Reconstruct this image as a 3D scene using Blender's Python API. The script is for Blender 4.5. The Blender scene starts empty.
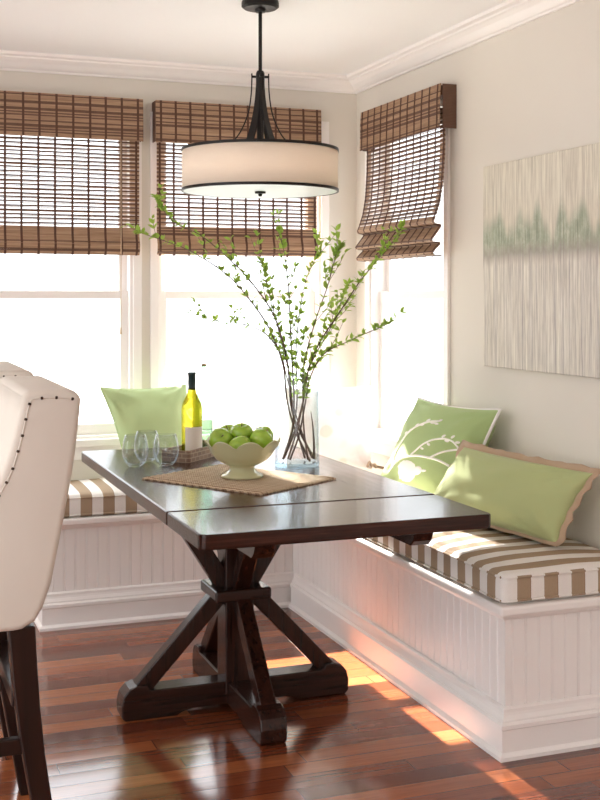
import bpy, bmesh, math, random
from mathutils import Vector, Matrix, noise
random.seed(7)
PI = math.pi
S = bpy.context.scene
COL = S.collection

# ------------------------------------------------------------------ camera
F_PX, U0, V0, EYE = 1161.0, 300.0, 298.0, 1.385
YAW = math.atan(435 / 1161)
SN, CS = math.sin(YAW), math.cos(YAW)


def at(u, v, d):
    """pixel + depth -> world point"""
    r = (u - U0) / F_PX * d
    return Vector((d * SN + r * CS, d * CS - r * SN, EYE - (v - V0) / F_PX * d))


cd = bpy.data.cameras.new('camera')
cam = bpy.data.objects.new('camera', cd)
COL.objects.link(cam)
cam.location = (0, 0, EYE)
cam.rotation_euler = (PI / 2, 0, -YAW)
cd.sensor_fit = 'HORIZONTAL'
cd.sensor_width = 36
cd.lens = F_PX / 600 * 36
cd.shift_y = -(400 - V0) / 600
cd.clip_start = .05
S.camera = cam
S.view_settings.view_transform = 'Standard'
S.view_settings.look = 'None'
S.view_settings.gamma = 1
S.view_settings.use_curve_mapping = False
S.view_settings.exposure = 0.74
try:
    S.cycles.use_denoising = True
    S.cycles.max_bounces = 14
    S.cycles.transparent_max_bounces = 24
    S.cycles.diffuse_bounces = 6
    S.cycles.sample_clamp_indirect = 8
except Exception:
    pass


# ------------------------------------------------------------------ materials
def lin(c):
    return tuple((x / 255 / 12.92 if x / 255 <= .04045 else ((x / 255 + .055) / 1.055) ** 2.4) for x in c) + (1,)


class NT:
    def __init__(s, name):
        s.m = bpy.data.materials.new(name)
        s.m.use_nodes = True
        s.t = s.m.node_tree
        s.b = s.t.nodes['Principled BSDF']
        s.out = s.t.nodes['Material Output']

    def n(s, typ, **kw):
        nd = s.t.nodes.new(typ)
        for k, v in kw.items():
            if k.startswith('i_'):
                nd.inputs[k[2:].replace('_', ' ')].default_value = v
            else:
                setattr(nd, k, v)
        return nd

    def l(s, a, b):
        s.t.links.new(a, b)

    def math(s, op, a, b=None, c=None):
        nd = s.t.nodes.new('ShaderNodeMath')
        nd.operation = op
        for i, x in enumerate((a, b, c)):
            if x is None:
                continue
            if isinstance(x, (int, float)):
                nd.inputs[i].default_value = x
            else:
                s.l(x, nd.inputs[i])
        return nd.outputs[0]

    def mix(s, f, a, b):
        nd = s.t.nodes.new('ShaderNodeMix')
        nd.data_type = 'RGBA'
        for sock, x in ((nd.inputs[0], f), (nd.inputs[6], a), (nd.inputs[7], b)):
            if isinstance(x, (int, float, tuple)):
                sock.default_value = x
            else:
                s.l(x, sock)
        return nd.outputs[2]

    def coord(s, kind='Object'):
        return s.n('ShaderNodeTexCoord').outputs[kind]

    def bump(s, h, strength=.2, dist=.002):
        nd = s.n('ShaderNodeBump')
        nd.inputs['Strength'].default_value = strength
        nd.inputs['Distance'].default_value = dist
        s.l(h, nd.inputs['Height'])
        s.l(nd.outputs[0], s.b.inputs['Normal'])

    def noise(s, vec, scale, detail=3, rough=.5, sc3=None):
        if sc3:
            mp = s.n('ShaderNodeMapping')
            mp.inputs['Scale'].default_value = sc3
            s.l(vec, mp.inputs[0])
            vec = mp.outputs[0]
        nd = s.n('ShaderNodeTexNoise')
        nd.inputs['Scale'].default_value = scale
        nd.inputs['Detail'].default_value = detail
        nd.inputs['Roughness'].default_value = rough
        s.l(vec, nd.inputs['Vector'])
        return nd.outputs['Fac']

    def ramp(s, f, stops):
        nd = s.n('ShaderNodeValToRGB')
        el = nd.color_ramp.elements
        while len(el) < len(stops):
            el.new(.5)
        for e, (p, c) in zip(el, stops):
            e.position = p
            e.color = c
        s.l(f, nd.inputs[0])
        return nd.outputs[0]

    def setp(s, **kw):
        for k, v in kw.items():
            s.b.inputs[k.replace('_', ' ')].default_value = v


def plain(name, c, rough=.5, var=.06, scale=8, bumpy=0, bscale=200, metal=0, coat=0, spec=None):
    t = NT(name)
    col = lin(c)
    v = t.coord()
    f = t.noise(v, scale)
    dark = tuple(x * (1 - var) for x in col[:3]) + (1,)
    lite = tuple(min(1, x * (1 + var)) for x in col[:3]) + (1,)
    t.l(t.mix(f, dark, lite), t.b.inputs['Base Color'])
    t.setp(Roughness=rough, Metallic=metal)
    t.b.inputs['Coat Weight'].default_value = coat
    if spec is not None:
        t.b.inputs['Specular IOR Level'].default_value = spec
    if bumpy:
        t.bump(t.noise(v, bscale, 2), bumpy, .002)
    return t.m


def fabric(name, c, scale=900, strength=.35, rough=.9, var=.05):
    t = NT(name)
    col = lin(c)
    v = t.coord()
    f = t.noise(v, 6, 4)
    a = tuple(x * (1 - var) for x in col[:3]) + (1,)
    b = tuple(min(1, x * (1 + var)) for x in col[:3]) + (1,)
    t.l(t.mix(f, a, b), t.b.inputs['Base Color'])
    t.setp(Roughness=rough)
    t.b.inputs['Specular IOR Level'].default_value = .2
    t.b.inputs['Sheen Weight'].default_value = .15
    w1 = t.noise(v, scale, 1)
    t.bump(w1, strength, .0015)
    return t.m


def wood(name, c1, c2, axis='Y', rough=.3, coat=.3, scale=1.0, spec=.5):
    t = NT(name)
    v = t.coord()
    s3 = {'X': (1.2, 22, 22), 'Y': (22, 1.2, 22), 'Z': (22, 22, 1.2)}[axis]
    f = t.noise(v, 2.2 * scale, 6, .6, s3)
    t.l(t.ramp(f, [(.3, lin(c1)), (.7, lin(c2))]), t.b.inputs['Base Color'])
    t.setp(Roughness=rough)
    t.b.inputs['Specular IOR Level'].default_value = spec
    t.b.inputs['Coat Weight'].default_value = coat
    t.b.inputs['Coat Roughness'].default_value = .15
    t.bump(f, .15, .002)
    return t.m


def glassy(name, tint=(1, 1, 1, 1), ior=1.45, lo=.04, hi=.9, rough=.0, edge=(1, 1, 1)):
    """thin clear glass: transparent with fresnel reflection"""
    t = NT(name)
    tr = t.n('ShaderNodeBsdfTransparent')
    gl = t.n('ShaderNodeBsdfGlossy')
    gl.inputs['Roughness'].default_value = rough
    lw = t.n('ShaderNodeLayerWeight')
    f0 = ((ior - 1) / (ior + 1)) ** 2
    fr = t.math('ADD', f0, t.math('MULTIPLY', t.math('POWER', lw.outputs['Facing'], 4.5), (1 - f0) * hi))
    dk = (tint[0] * edge[0], tint[1] * edge[1], tint[2] * edge[2], 1)
    t.l(t.mix(t.math('POWER', lw.outputs['Facing'], 3.0), tint, dk), tr.inputs[0])
    mx = t.n('ShaderNodeMixShader')
    t.l(fr, mx.inputs[0])
    t.l(tr.outputs[0], mx.inputs[1])
    t.l(gl.outputs[0], mx.inputs[2])
    t.l(mx.outputs[0], t.out.inputs[0])
    return t.m


M = {}
M['wall'] = plain('wall_paint', (220, 213, 202), .7, .02, 3, .05, 300)
M['ceiling'] = plain('ceiling_paint', (247, 247, 247), .8, .01, 3)
M['trim'] = plain('white_trim_paint', (243, 238, 234), .35, .015, 5)
M['bench'] = plain('bench_paint', (236, 230, 226), .32, .02, 5)
M['glass_pane'] = glassy('window_glass', (.98, .99, 1, 1))
M['vase'] = glassy('vase_glass', (.96, .98, .985, 1), 1.45, hi=.5, edge=(.5, .58, .64))
M['vase_base'] = glassy('vase_base_glass', (.80, .90, .95, 1), 1.5)
M['tumbler'] = glassy('tumbler_glass', (.94, .955, .96, 1), 1.75, edge=(.78, .82, .86))
M['clear_bottle'] = glassy('pale_green_glass', (.82, .93, .86, 1), 1.5, edge=(.38, .60, .46))
M['black_metal'] = plain('dark_bronze_metal', (38, 35, 33), .38, .1, 20, metal=.7)
M['nail'] = plain('nailhead_metal', (70, 55, 45), .35, .1, 20, metal=.9)
M['stool_wood'] = wood('espresso_wood', (22, 11, 9), (42, 22, 16), 'Z', .3, .08, spec=.35)
M['linen'] = fabric('cream_linen', (211, 203, 192), 700, .3)
M['green'] = fabric('green_cotton', (174, 182, 130), 800, .3)
M['green2'] = fabric('leaf_green_linen', (168, 188, 130), 800, .3)
M['green3'] = fabric('soft_green_cotton', (182, 202, 148), 800, .3)
M['beige'] = fabric('beige_burlap', (182, 156, 130), 500, .5)
M['white_fab'] = fabric('white_thread', (243, 240, 234), 600, .4)
M['diffuser'] = plain('frosted_glass', (200, 214, 214), .35, .01, 4)
M['bark'] = plain('twig_bark', (104, 84, 74), .8, .3, 60)
M['cork'] = plain('dark_capsule', (38, 58, 58), .35, .1, 20)
M['label'] = plain('paper_label', (236, 228, 218), .7, .02, 8)
M['apple'] = None
M['glaze'] = plain('sage_glaze', (202, 203, 162), .22, .05, 8, coat=.4)
M['reed_dark'] = plain('dark_reed', (100, 70, 53), .6, .3, 35)
M['thread'] = plain('brown_weave_string', (88, 58, 44), .8, .2, 60)
M['cordm'] = plain('pale_cord', (205, 180, 150), .8, .05, 60)
M['stem'] = plain('apple_stem', (96, 70, 40), .7, .2, 60)


def mk_reed():
    t = NT('tan_reed')
    v = t.coord()
    f = t.noise(v, 3.0, 4, .7, (1.5, 1.5, 60))
    c = t.ramp(f, [(.25, lin((128, 98, 76))), (.5, lin((170, 136, 107))), (.78, lin((202, 172, 142)))])
    t.l(c, t.b.inputs['Base Color'])
    t.setp(Roughness=.55)
    tl = t.n('ShaderNodeBsdfTranslucent')
    t.l(c, tl.inputs[0])
    mx = t.n('ShaderNodeMixShader')
    mx.inputs[0].default_value = .16
    t.l(t.b.outputs[0], mx.inputs[1])
    t.l(tl.outputs[0], mx.inputs[2])
    t.l(mx.outputs[0], t.out.inputs[0])
    return t.m


M['reed'] = mk_reed()


def mk_floor():
    t = NT('cherry_plank_floor')
    v = t.coord()
    sp = t.n('ShaderNodeSeparateXYZ')
    t.l(v, sp.inputs[0])
    W, L = .083, .95
    ry = t.math('DIVIDE', sp.outputs[1], W)
    row = t.math('FLOOR', ry)
    wn = t.n('ShaderNodeTexWhiteNoise', noise_dimensions='1D')
    t.l(row, wn.inputs['W'])
    xs = t.math('ADD', t.math('DIVIDE', sp.outputs[0], L), t.math('MULTIPLY', wn.outputs[0], 7.3))
    colm = t.math('FLOOR', xs)
    cb = t.n('ShaderNodeCombineXYZ')
    t.l(row, cb.inputs[0])
    t.l(colm, cb.inputs[1])
    w2 = t.n('ShaderNodeTexWhiteNoise', noise_dimensions='2D')
    t.l(cb.outputs[0], w2.inputs['Vector'])
    # grain, shifted per plank
    off = t.n('ShaderNodeVectorMath', operation='ADD')
    t.l(v, off.inputs[0])
    t.l(w2.outputs['Color'], off.inputs[1])
    g = t.noise(off.outputs[0], 3, 6, .65, (1.3, 26, 1))
    base = t.ramp(w2.outputs[0], [(0, lin((98, 47, 29))), (.35, lin((126, 66, 40))), (.7, lin((146, 80, 47))), (1, lin((170, 102, 62)))])
    gr = t.ramp(g, [(.3, (.72, .68, .66, 1)), (.7, (1.1, 1.08, 1.05, 1))])
    mul = t.n('ShaderNodeMix', data_type='RGBA', blend_type='MULTIPLY')
    mul.inputs[0].default_value = 1
    t.l(base, mul.inputs[6])
    t.l(gr, mul.inputs[7])
    fy = t.math('FRACT', ry)
    fx = t.math('FRACT', xs)
    gy = t.math('LESS_THAN', t.math('MINIMUM', fy, t.math('SUBTRACT', 1, fy)), .016)
    gx = t.math('LESS_THAN', t.math('MINIMUM', fx, t.math('SUBTRACT', 1, fx)), .0014)
    gap = t.math('MAXIMUM', gy, gx)
    t.l(t.mix(gap, mul.outputs[2], lin((60, 30, 20))), t.b.inputs['Base Color'])
    t.setp(Roughness=.13)
    t.b.inputs['Specular IOR Level'].default_value = .5
    t.b.inputs['Coat Weight'].default_value = .15
    t.b.inputs['Coat Roughness'].default_value = .1
    # slightly cupped boards + hollow seams
    cup = t.math('MULTIPLY', t.math('POWER', t.math('ABSOLUTE', t.math('SUBTRACT', fy, .5)), 2), .9)
    h = t.math('SUBTRACT', t.math('SUBTRACT', t.math('MULTIPLY', w2.outputs[0], .25), cup), t.math('MULTIPLY', gap, .35))
    h = t.math('ADD', h, t.math('MULTIPLY', t.noise(v, 5, 2), .5))
    t.bump(h, .16, .004)
    return t.m


M['floor'] = mk_floor()


def mk_top():
    t = NT('walnut_tabletop')
    v = t.coord()
    sp = t.n('ShaderNodeSeparateXYZ')
    t.l(v, sp.inputs[0])
    f = t.noise(v, 2.2, 6, .65, (26, 1.4, 26))
    big = t.noise(v, 3.0, 2)
    c = t.ramp(f, [(.28, lin((34, 18, 14))), (.55, lin((62, 34, 25))), (.8, lin((92, 54, 40)))])
    t.l(c, t.b.inputs['Base Color'])
    r = t.math('ADD', .08, t.math('ADD', t.math('MULTIPLY', big, .14), t.math('MULTIPLY', f, .16)))
    t.l(r, t.b.inputs['Roughness'])
    t.b.inputs['Coat Weight'].default_value = .15
    t.b.inputs['Coat Roughness'].default_value = .05
    t.b.inputs['Specular IOR Level'].default_value = .2
    xs = t.math('DIVIDE', sp.outputs[0], .144)
    fx = t.math('FRACT', xs)
    seam = t.math('LESS_THAN', t.math('MINIMUM', fx, t.math('SUBTRACT', 1, fx)), .012)
    t.bump(t.math('SUBTRACT', t.math('MULTIPLY', f, .5), t.math('MULTIPLY', seam, .8)), .3, .003)
    return t.m


def mk_leaftop():
    t = NT('walnut_end_leaf')
    v = t.coord()
    f = t.noise(v, 2.2, 6, .65, (1.4, 26, 26))
    c = t.ramp(f, [(.28, lin((32, 17, 13))), (.55, lin((58, 31, 23))), (.8, lin((86, 50, 38)))])
    t.l(c, t.b.inputs['Base Color'])
    t.setp(Roughness=.22)
    t.b.inputs['Coat Weight'].default_value = .15
    t.b.inputs['Coat Roughness'].default_value = .05
    t.b.inputs['Specular IOR Level'].default_value = .2
    t.bump(f, .2, .003)
    return t.m


M['tabletop'] = mk_top()
M['leaf_top'] = mk_leaftop()
M['table_x'] = wood('dark_walnut_x', (30, 15, 11), (56, 29, 21), 'X', .26, .08, spec=.35)
M['table_y'] = wood('dark_walnut_y', (30, 15, 11), (56, 29, 21), 'Y', .26, .08, spec=.35)
M['table_z'] = wood('dark_walnut_z', (30, 15, 11), (56, 29, 21), 'Z', .26, .08, spec=.35)


def mk_stripe():
    t = NT('tan_and_white_stripe')
    uv = t.n('ShaderNodeUVMap')
    sp = t.n('ShaderNodeSeparateXYZ')
    t.l(uv.outputs[0], sp.inputs[0])
    fr = t.math('FRACT', t.math('DIVIDE', sp.outputs[0], .096))
    tan = t.math('LESS_THAN', fr, .5)
    e1 = t.math('LESS_THAN', t.math('ABSOLUTE', t.math('SUBTRACT', fr, .5)), .012)
    v = t.coord()
    f = t.noise(v, 400, 2)
    tc = t.mix(f, lin((152, 130, 106)), lin((172, 150, 126)))
    wc = t.mix(f, lin((222, 216, 210)), lin((234, 230, 224)))
    c = t.mix(tan, wc, tc)
    t.l(t.mix(e1, c, lin((140, 116, 92))), t.b.inputs['Base Color'])
    t.setp(Roughness=.85)
    t.b.inputs['Specular IOR Level'].default_value = .2
    t.bump(t.noise(v, 700, 1), .25, .0015)
    return t.m


M['stripe'] = mk_stripe()


def mk_floral():
    t = NT('white_floral_linen')
    v = t.coord()
    vo = t.n('ShaderNodeTexVoronoi', feature='SMOOTH_F1')
    vo.inputs['Scale'].default_value = 9
    t.l(v, vo.inputs['Vector'])
    f = t.noise(v, 7, 2)
    d = t.math('ADD', vo.outputs['Distance'], t.math('MULTIPLY', f, .5))
    c = t.ramp(d, [(.42, lin((232, 220, 206))), (.50, lin((242, 237, 231))), (.76, lin((242, 237, 231))), (.84, lin((236, 222, 214)))])
    t.l(c, t.b.inputs['Base Color'])
    t.setp(Roughness=.9)
    t.bump(t.noise(v, 700, 1), .25, .0015)
    return t.m


M['floral'] = mk_floral()


def mk_apple():
    t = NT('green_apple_skin')
    v = t.coord()
    f = t.noise(v, 30, 4)
    g = t.noise(v, 12, 2)
    c = t.mix(f, lin((112, 156, 30)), lin((158, 194, 58)))
    c = t.mix(t.math('MULTIPLY', g, .5), c, lin((176, 204, 84)))
    t.l(c, t.b.inputs['Base Color'])
    t.setp(Roughness=.25)
    t.b.inputs['Coat Weight'].default_value = .3
    t.b.inputs['Subsurface Weight'].default_value = .05
    return t.m


M['apple'] = mk_apple()


def mk_leaf():
    t = NT('spring_leaf')
    v = t.coord()
    c = t.mix(t.noise(v, 14, 2), lin((128, 166, 60)), lin((184, 208, 100)))
    t.l(c, t.b.inputs['Base Color'])
    t.setp(Roughness=.5)
    tl = t.n('ShaderNodeBsdfTranslucent')
    t.l(c, tl.inputs[0])
    mx = t.n('ShaderNodeMixShader')
    mx.inputs[0].default_value = .55
    t.l(t.b.outputs[0], mx.inputs[1])
    t.l(tl.outputs[0], mx.inputs[2])
    t.l(mx.outputs[0], t.out.inputs[0])
    return t.m


M['leafm'] = mk_leaf()


def mk_shade():
    t = NT('drum_shade_linen')
    v = t.coord()
    f = t.noise(v, 40, 3, .5, (1, 1, 12))
    c = t.mix(f, lin((242, 230, 217)), lin((248, 238, 226)))
    t.l(c, t.b.inputs['Base Color'])
    t.setp(Roughness=.9)
    tl = t.n('ShaderNodeBsdfTranslucent')
    t.l(c, tl.inputs[0])
    mx = t.n('ShaderNodeMixShader')
    mx.inputs[0].default_value = .45
    t.l(t.b.outputs[0], mx.inputs[1])
    t.l(tl.outputs[0], mx.inputs[2])
    t.l(mx.outputs[0], t.out.inputs[0])
    return t.m


M['drum'] = mk_shade()


def mk_mat():
    t = NT('woven_jute')
    v = t.coord()
    wv = t.n('ShaderNodeTexWave', wave_type='BANDS', bands_direction='Y')
    wv.inputs['Scale'].default_value = 26
    wv.inputs['Distortion'].default_value = 1.5
    wv.inputs['Detail'].default_value = 2
    t.l(v, wv.inputs['Vector'])
    w2 = t.n('ShaderNodeTexWave', wave_type='BANDS', bands_direction='DIAGONAL')
    w2.inputs['Scale'].default_value = 60
    w2.inputs['Distortion'].default_value = 2
    t.l(v, w2.inputs['Vector'])
    h = t.math('ADD', wv.outputs['Fac'], t.math('MULTIPLY', w2.outputs['Fac'], .5))
    t.l(t.ramp(h, [(.1, lin((128, 102, 78))), (.6, lin((186, 160, 130))), (1.0, lin((214, 194, 166)))]), t.b.inputs['Base Color'])
    t.setp(Roughness=.9)
    t.bump(h, .8, .004)
    return t.m


M['jute'] = mk_mat()


def mk_tray():
    t = NT('patterned_woven_tray')
    v = t.coord()
    br = t.n('ShaderNodeTexBrick')
    br.inputs['Scale'].default_value = 15
    br.inputs['Color1'].default_value = lin((132, 106, 88))
    br.inputs['Color2'].default_value = lin((150, 122, 100))
    br.inputs['Mortar'].default_value = lin((178, 156, 134))
    br.inputs['Mortar Size'].default_value = .03
    mp = t.n('ShaderNodeMapping')
    mp.inputs['Rotation'].default_value = (PI / 2, 0, 0)
    t.l(v, mp.inputs[0])
    sp = t.n('ShaderNodeSeparateXYZ')
    t.l(v, sp.inputs[0])
    cb = t.n('ShaderNodeCombineXYZ')
    t.l(t.math('ADD', sp.outputs[0], sp.outputs[1]), cb.inputs[0])
    t.l(sp.outputs[2], cb.inputs[1])
    t.l(cb.outputs[0], br.inputs['Vector'])
    t.l(br.outputs['Color'], t.b.inputs['Base Color'])
    t.setp(Roughness=.7)
    return t.m


M['tray'] = mk_tray()


def mk_art():
    t = NT('drip_painting')
    v = t.coord()
    sp = t.n('ShaderNodeSeparateXYZ')
    t.l(v, sp.inputs[0])
    z = t.math('DIVIDE', sp.outputs[2], .79)          # 0 bottom .. 1 top (object origin at lower edge)
    fine = t.noise(v, 1, 4, .75, (1, 105, 3.5))
    mott = t.noise(v, 26, 4, .7, (1, 1, .45))
    mid = t.noise(v, 1, 3, .6, (1, 34, .8))
    peaks = t.noise(v, 1, 1.5, .5, (1, 11, .0))
    c = t.ramp(fine, [(.34, lin((134, 126, 121))), (.44, lin((178, 171, 163))), (.53, lin((214, 208, 196))), (.64, lin((238, 234, 224)))])
    warm = t.ramp(mid, [(.38, lin((172, 163, 159))), (.62, lin((226, 217, 198)))])
    low = t.mix(.3, c, warm)
    low = t.mix(t.math('MULTIPLY', mott, .3), low, lin((226, 222, 212)))
    up = t.mix(.3, t.ramp(fine, [(.38, lin((170, 160, 144))), (.6, lin((232, 226, 208)))]), lin((226, 219, 202)))
    up = t.mix(t.math('MULTIPLY', mott, .35), up, lin((190, 180, 168)))
    # band of green between z .50 and a peaked top edge
    tops = t.math('ADD', .71, t.math('MULTIPLY', t.math('SUBTRACT', peaks, .5), .45))
    a = t.n('ShaderNodeMapRange', interpolation_type='SMOOTHSTEP')
    t.l(t.math('ADD', t.math('SUBTRACT', tops, z), t.math('MULTIPLY', t.math('SUBTRACT', fine, .5), .10)), a.inputs[0])
    a.inputs[1].default_value = -.035
    a.inputs[2].default_value = .07
    b = t.n('ShaderNodeMapRange', interpolation_type='SMOOTHSTEP')
    t.l(t.math('ADD', z, t.math('MULTIPLY', t.math('SUBTRACT', fine, .5), .22)), b.inputs[0])
    b.inputs[1].default_value = .51
    b.inputs[2].default_value = .60
    band = t.math('MULTIPLY', a.outputs[0], b.outputs[0])
    blot = t.noise(v, 22, 4, .7)
    g = t.ramp(t.math('ADD', t.math('MULTIPLY', fine, .6), t.math('MULTIPLY', blot, .4)), [(.36, lin((116, 128, 108))), (.5, lin((150, 160, 138))), (.62, lin((194, 196, 178)))])
    below = t.math('LESS_THAN', t.math('ADD', z, t.math('MULTIPLY', t.math('SUBTRACT', fine, .5), .16)), .56)
    c2 = t.mix(below, up, low)
    c3 = t.mix(t.math('MULTIPLY', band, .85), c2, g)
    # darker line under the band
    d = t.math('SUBTRACT', 1, t.math('MINIMUM', 1, t.math('MULTIPLY', t.math('ABSOLUTE', t.math('SUBTRACT', t.math('ADD', z, t.math('MULTIPLY', t.math('SUBTRACT', mid, .5),   .1)), .55)), 18)))
    c4 = t.mix(t.math('MULTIPLY', d, .5), c3, lin((132, 122, 112)))
    t.l(c4, t.b.inputs['Base Color'])
    t.setp(Roughness=.75)
    t.bump(fine, .4, .004)
    return t.m


M['art'] = mk_art()


def mk_bottle():
    t = NT('wine_filled_glass')
    tr = t.n('ShaderNodeBsdfTransparent')
    tr.inputs[0].default_value = (.62, .56, .10, 1)
    gl = t.n('ShaderNodeBsdfGlass')
    gl.inputs['Color'].default_value = (.90, .84, .32, 1)
    gl.inputs['IOR'].default_value = 1.33
    gs = t.n('ShaderNodeMixShader')
    gs.inputs[0].default_value = .45
    t.l(gl.outputs[0], gs.inputs[1])
    t.l(tr.outputs[0], gs.inputs[2])
    t.l(gs.outputs[0], t.out.inputs[0])
    return t.m


M['bottle'] = mk_bottle()


# ------------------------------------------------------------------ mesh helpers
def link(name, bm, mat, parent=None, loc=None, smooth=False, bevel=0, segs=2):
    me = bpy.data.meshes.new(name)
    bmesh.ops.recalc_face_normals(bm, faces=bm.faces)
    if smooth:
        for f in bm.faces:
            f.smooth = True
    bm.to_mesh(me)
    bm.free()
    for m in (mat if isinstance(mat, (list, tuple)) else [mat]):
        me.materials.append(m)
    o = bpy.data.objects.new(name, me)
    COL.objects.link(o)
    if parent is not None:
        o.parent = parent
    if loc is not None:
        o.location = loc
    if bevel:
        b = o.modifiers.new('bevel', 'BEVEL')
        b.width = bevel
        b.segments = segs
        b.limit_method = 'ANGLE'
        b.angle_limit = math.radians(35)
    return o


def tag(o, label, cat, group=None):
    o['label'] = label
    o['category'] = cat
    if group:
        o['group'] = group
    return o


def thing(name, label, cat, loc=(0, 0, 0), rz=0, group=None):
    o = bpy.data.objects.new(name, None)
    COL.objects.link(o)
    o.location = loc
    o.rotation_euler = (0, 0, rz)
    o.empty_display_size = .05
    return tag(o, label, cat, group)


def struct(o):
    o['kind'] = 'structure'
    return o


def BM():
    return bmesh.new()


def box(bm, x0, x1, y0, y1, z0, z1, mtx=None):
    vs = [bm.verts.new((x, y, z)) for x in (x0, x1) for y in (y0, y1) for z in (z0, z1)]
    for q in ((0, 1, 3, 2), (4, 6, 7, 5), (0, 4, 5, 1), (2, 3, 7, 6), (0, 2, 6, 4), (1, 5, 7, 3)):
        bm.faces.new([vs[i] for i in q])
    if mtx is not None:
        for v in vs:
            v.co = mtx @ v.co
    return vs


def prism(bm, poly, axis, a, b):
    """extrude a 2-D polygon along an axis from a to b. axis Y: poly=(x,z); X: (y,z); Z: (x,y)"""
    def P(p, w):
        return {'Y': (p[0], w, p[1]), 'X': (w, p[0], p[1]), 'Z': (p[0], p[1], w)}[axis]
    A = [bm.verts.new(P(p, a)) for p in poly]
    B = [bm.verts.new(P(p, b)) for p in poly]
    n = len(poly)
    for i in range(n):
        bm.faces.new((A[i], A[(i + 1) % n], B[(i + 1) % n], B[i]))
    bm.faces.new(A[::-1])
    bm.faces.new(B)


def lathe(bm, prof, n=32, c=(0, 0, 0), mod=None, closed=False):
    rings = []
    for (r, z) in prof:
        if r < 1e-6 and mod is None:
            rings.append([bm.verts.new((c[0], c[1], c[2] + z))])
            continue
        ring = []
        for k in range(n):
            th = 2 * PI * k / n
            rr, zz = (r, z) if mod is None else mod(r, z, th)
            ring.append(bm.verts.new((c[0] + rr * math.cos(th), c[1] + rr * math.sin(th), c[2] + zz)))
        rings.append(ring)
    prs = list(zip(rings, rings[1:]))
    if closed:
        prs.append((rings[-1], rings[0]))
    for A, B in prs:
        if len(A) == 1 and len(B) == 1:
            continue
        for k in range(n):
            k2 = (k + 1) % n
            if len(A) == 1:
                bm.faces.new((A[0], B[k], B[k2]))
            elif len(B) == 1:
                bm.faces.new((A[k], A[k2], B[0]))
            else:
                bm.faces.new((A[k], A[k2], B[k2], B[k]))


def tube(bm, pts, rad, n=8, cap=True, flat=None):
    pts = [Vector(p) for p in pts]
    if isinstance(rad, (int, float)):
        rad = [rad] * len(pts)
    rings = []
    up = None
    for i, p in enumerate(pts):
        d = (pts[min(i + 1, len(pts) - 1)] - pts[max(i - 1, 0)]).normalized()
        if up is None:
            up = d.orthogonal().normalized()
        up = (up - d * up.dot(d))
        up = up.normalized() if up.length > 1e-6 else d.orthogonal().normalized()
        sd = d.cross(up)
        fl = flat or 1
        rings.append([bm.verts.new(p + (up * math.cos(2 * PI * k / n) + sd * math.sin(2 * PI * k / n) * fl) * rad[i]) for k in range(n)])
    for A, B in zip(rings, rings[1:]):
        for k in range(n):
            bm.faces.new((A[k], A[(k + 1) % n], B[(k + 1) % n], B[k]))
    if cap:
        bm.faces.new(rings[0][::-1])
        bm.faces.new(rings[-1])


def bar(bm, p, q, w, h, side):
    """rectangular bar from p to q; 'side' is the direction of the width w"""
    p, q = Vector(p), Vector(q)
    d = (q - p).normalized()
    s = Vector(side)
    s = (s - d * s.dot(d)).normalized()
    n = d.cross(s)
    A = [bm.verts.new(p + s * a * w / 2 + n * b * h / 2) for a, b in ((-1, -1), (1, -1), (1, 1), (-1, 1))]
    B = [bm.verts.new(q + s * a * w / 2 + n * b * h / 2) for a, b in ((-1, -1), (1, -1), (1, 1), (-1, 1))]
    for k in range(4):
        bm.faces.new((A[k], A[(k + 1) % 4], B[(k + 1) % 4], B[k]))
    bm.faces.new(A[::-1])
    bm.faces.new(B)


def smooth_path(pts, n=8):
    """Catmull-Rom"""
    P = [Vector(p) for p in pts]
    P = [P[0] * 2 - P[1]] + P + [P[-1] * 2 - P[-2]]
    out = []
    for i in range(1, len(P) - 2):
        for k in range(n):
            t = k / n
            a, b, c, d = P[i - 1:i + 3]
            out.append(.5 * (2 * b + (c - a) * t + (2 * a - 5 * b + 4 * c - d) * t * t + (3 * b - a - 3 * c + d) * t ** 3))
    out.append(P[-2])
    return out


def sweep(bm, path, prof):
    """sweep profile [(out, z)] along a horizontal open path with mitred corners. 'out' is to the left of travel"""
    pts = [Vector((p[0], p[1])) for p in path]
    rows = []
    for i, p in enumerate(pts):
        ns = []
        for a, b in ((i - 1, i), (i, i + 1)):
            if 0 <= a and b < len(pts):
                d = (pts[b] - pts[a]).normalized()
                ns.append(Vector((-d.y, d.x)))
        if len(ns) == 2:
            m = (ns[0] + ns[1]) / (1 + ns[0].dot(ns[1]))
        else:
            m = ns[0]
        rows.append([bm.verts.new((p.x + m.x * o, p.y + m.y * o, z)) for o, z in prof])
    for A, B in zip(rows, rows[1:]):
        for k in range(len(prof) - 1):
            bm.faces.new((A[k], A[k + 1], B[k + 1], B[k]))
    bm.faces.new(rows[0])
    bm.faces.new(rows[-1][::-1])


def axis_cuts(h, r, n):
    e = [0, .12, .3, .55, 1]
    lo = [-h + r * k for k in e]
    mid = [-h + r + (2 * h - 2 * r) * k / n for k in range(1, n)]
    return lo + mid + [-x for x in lo[::-1]]


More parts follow.
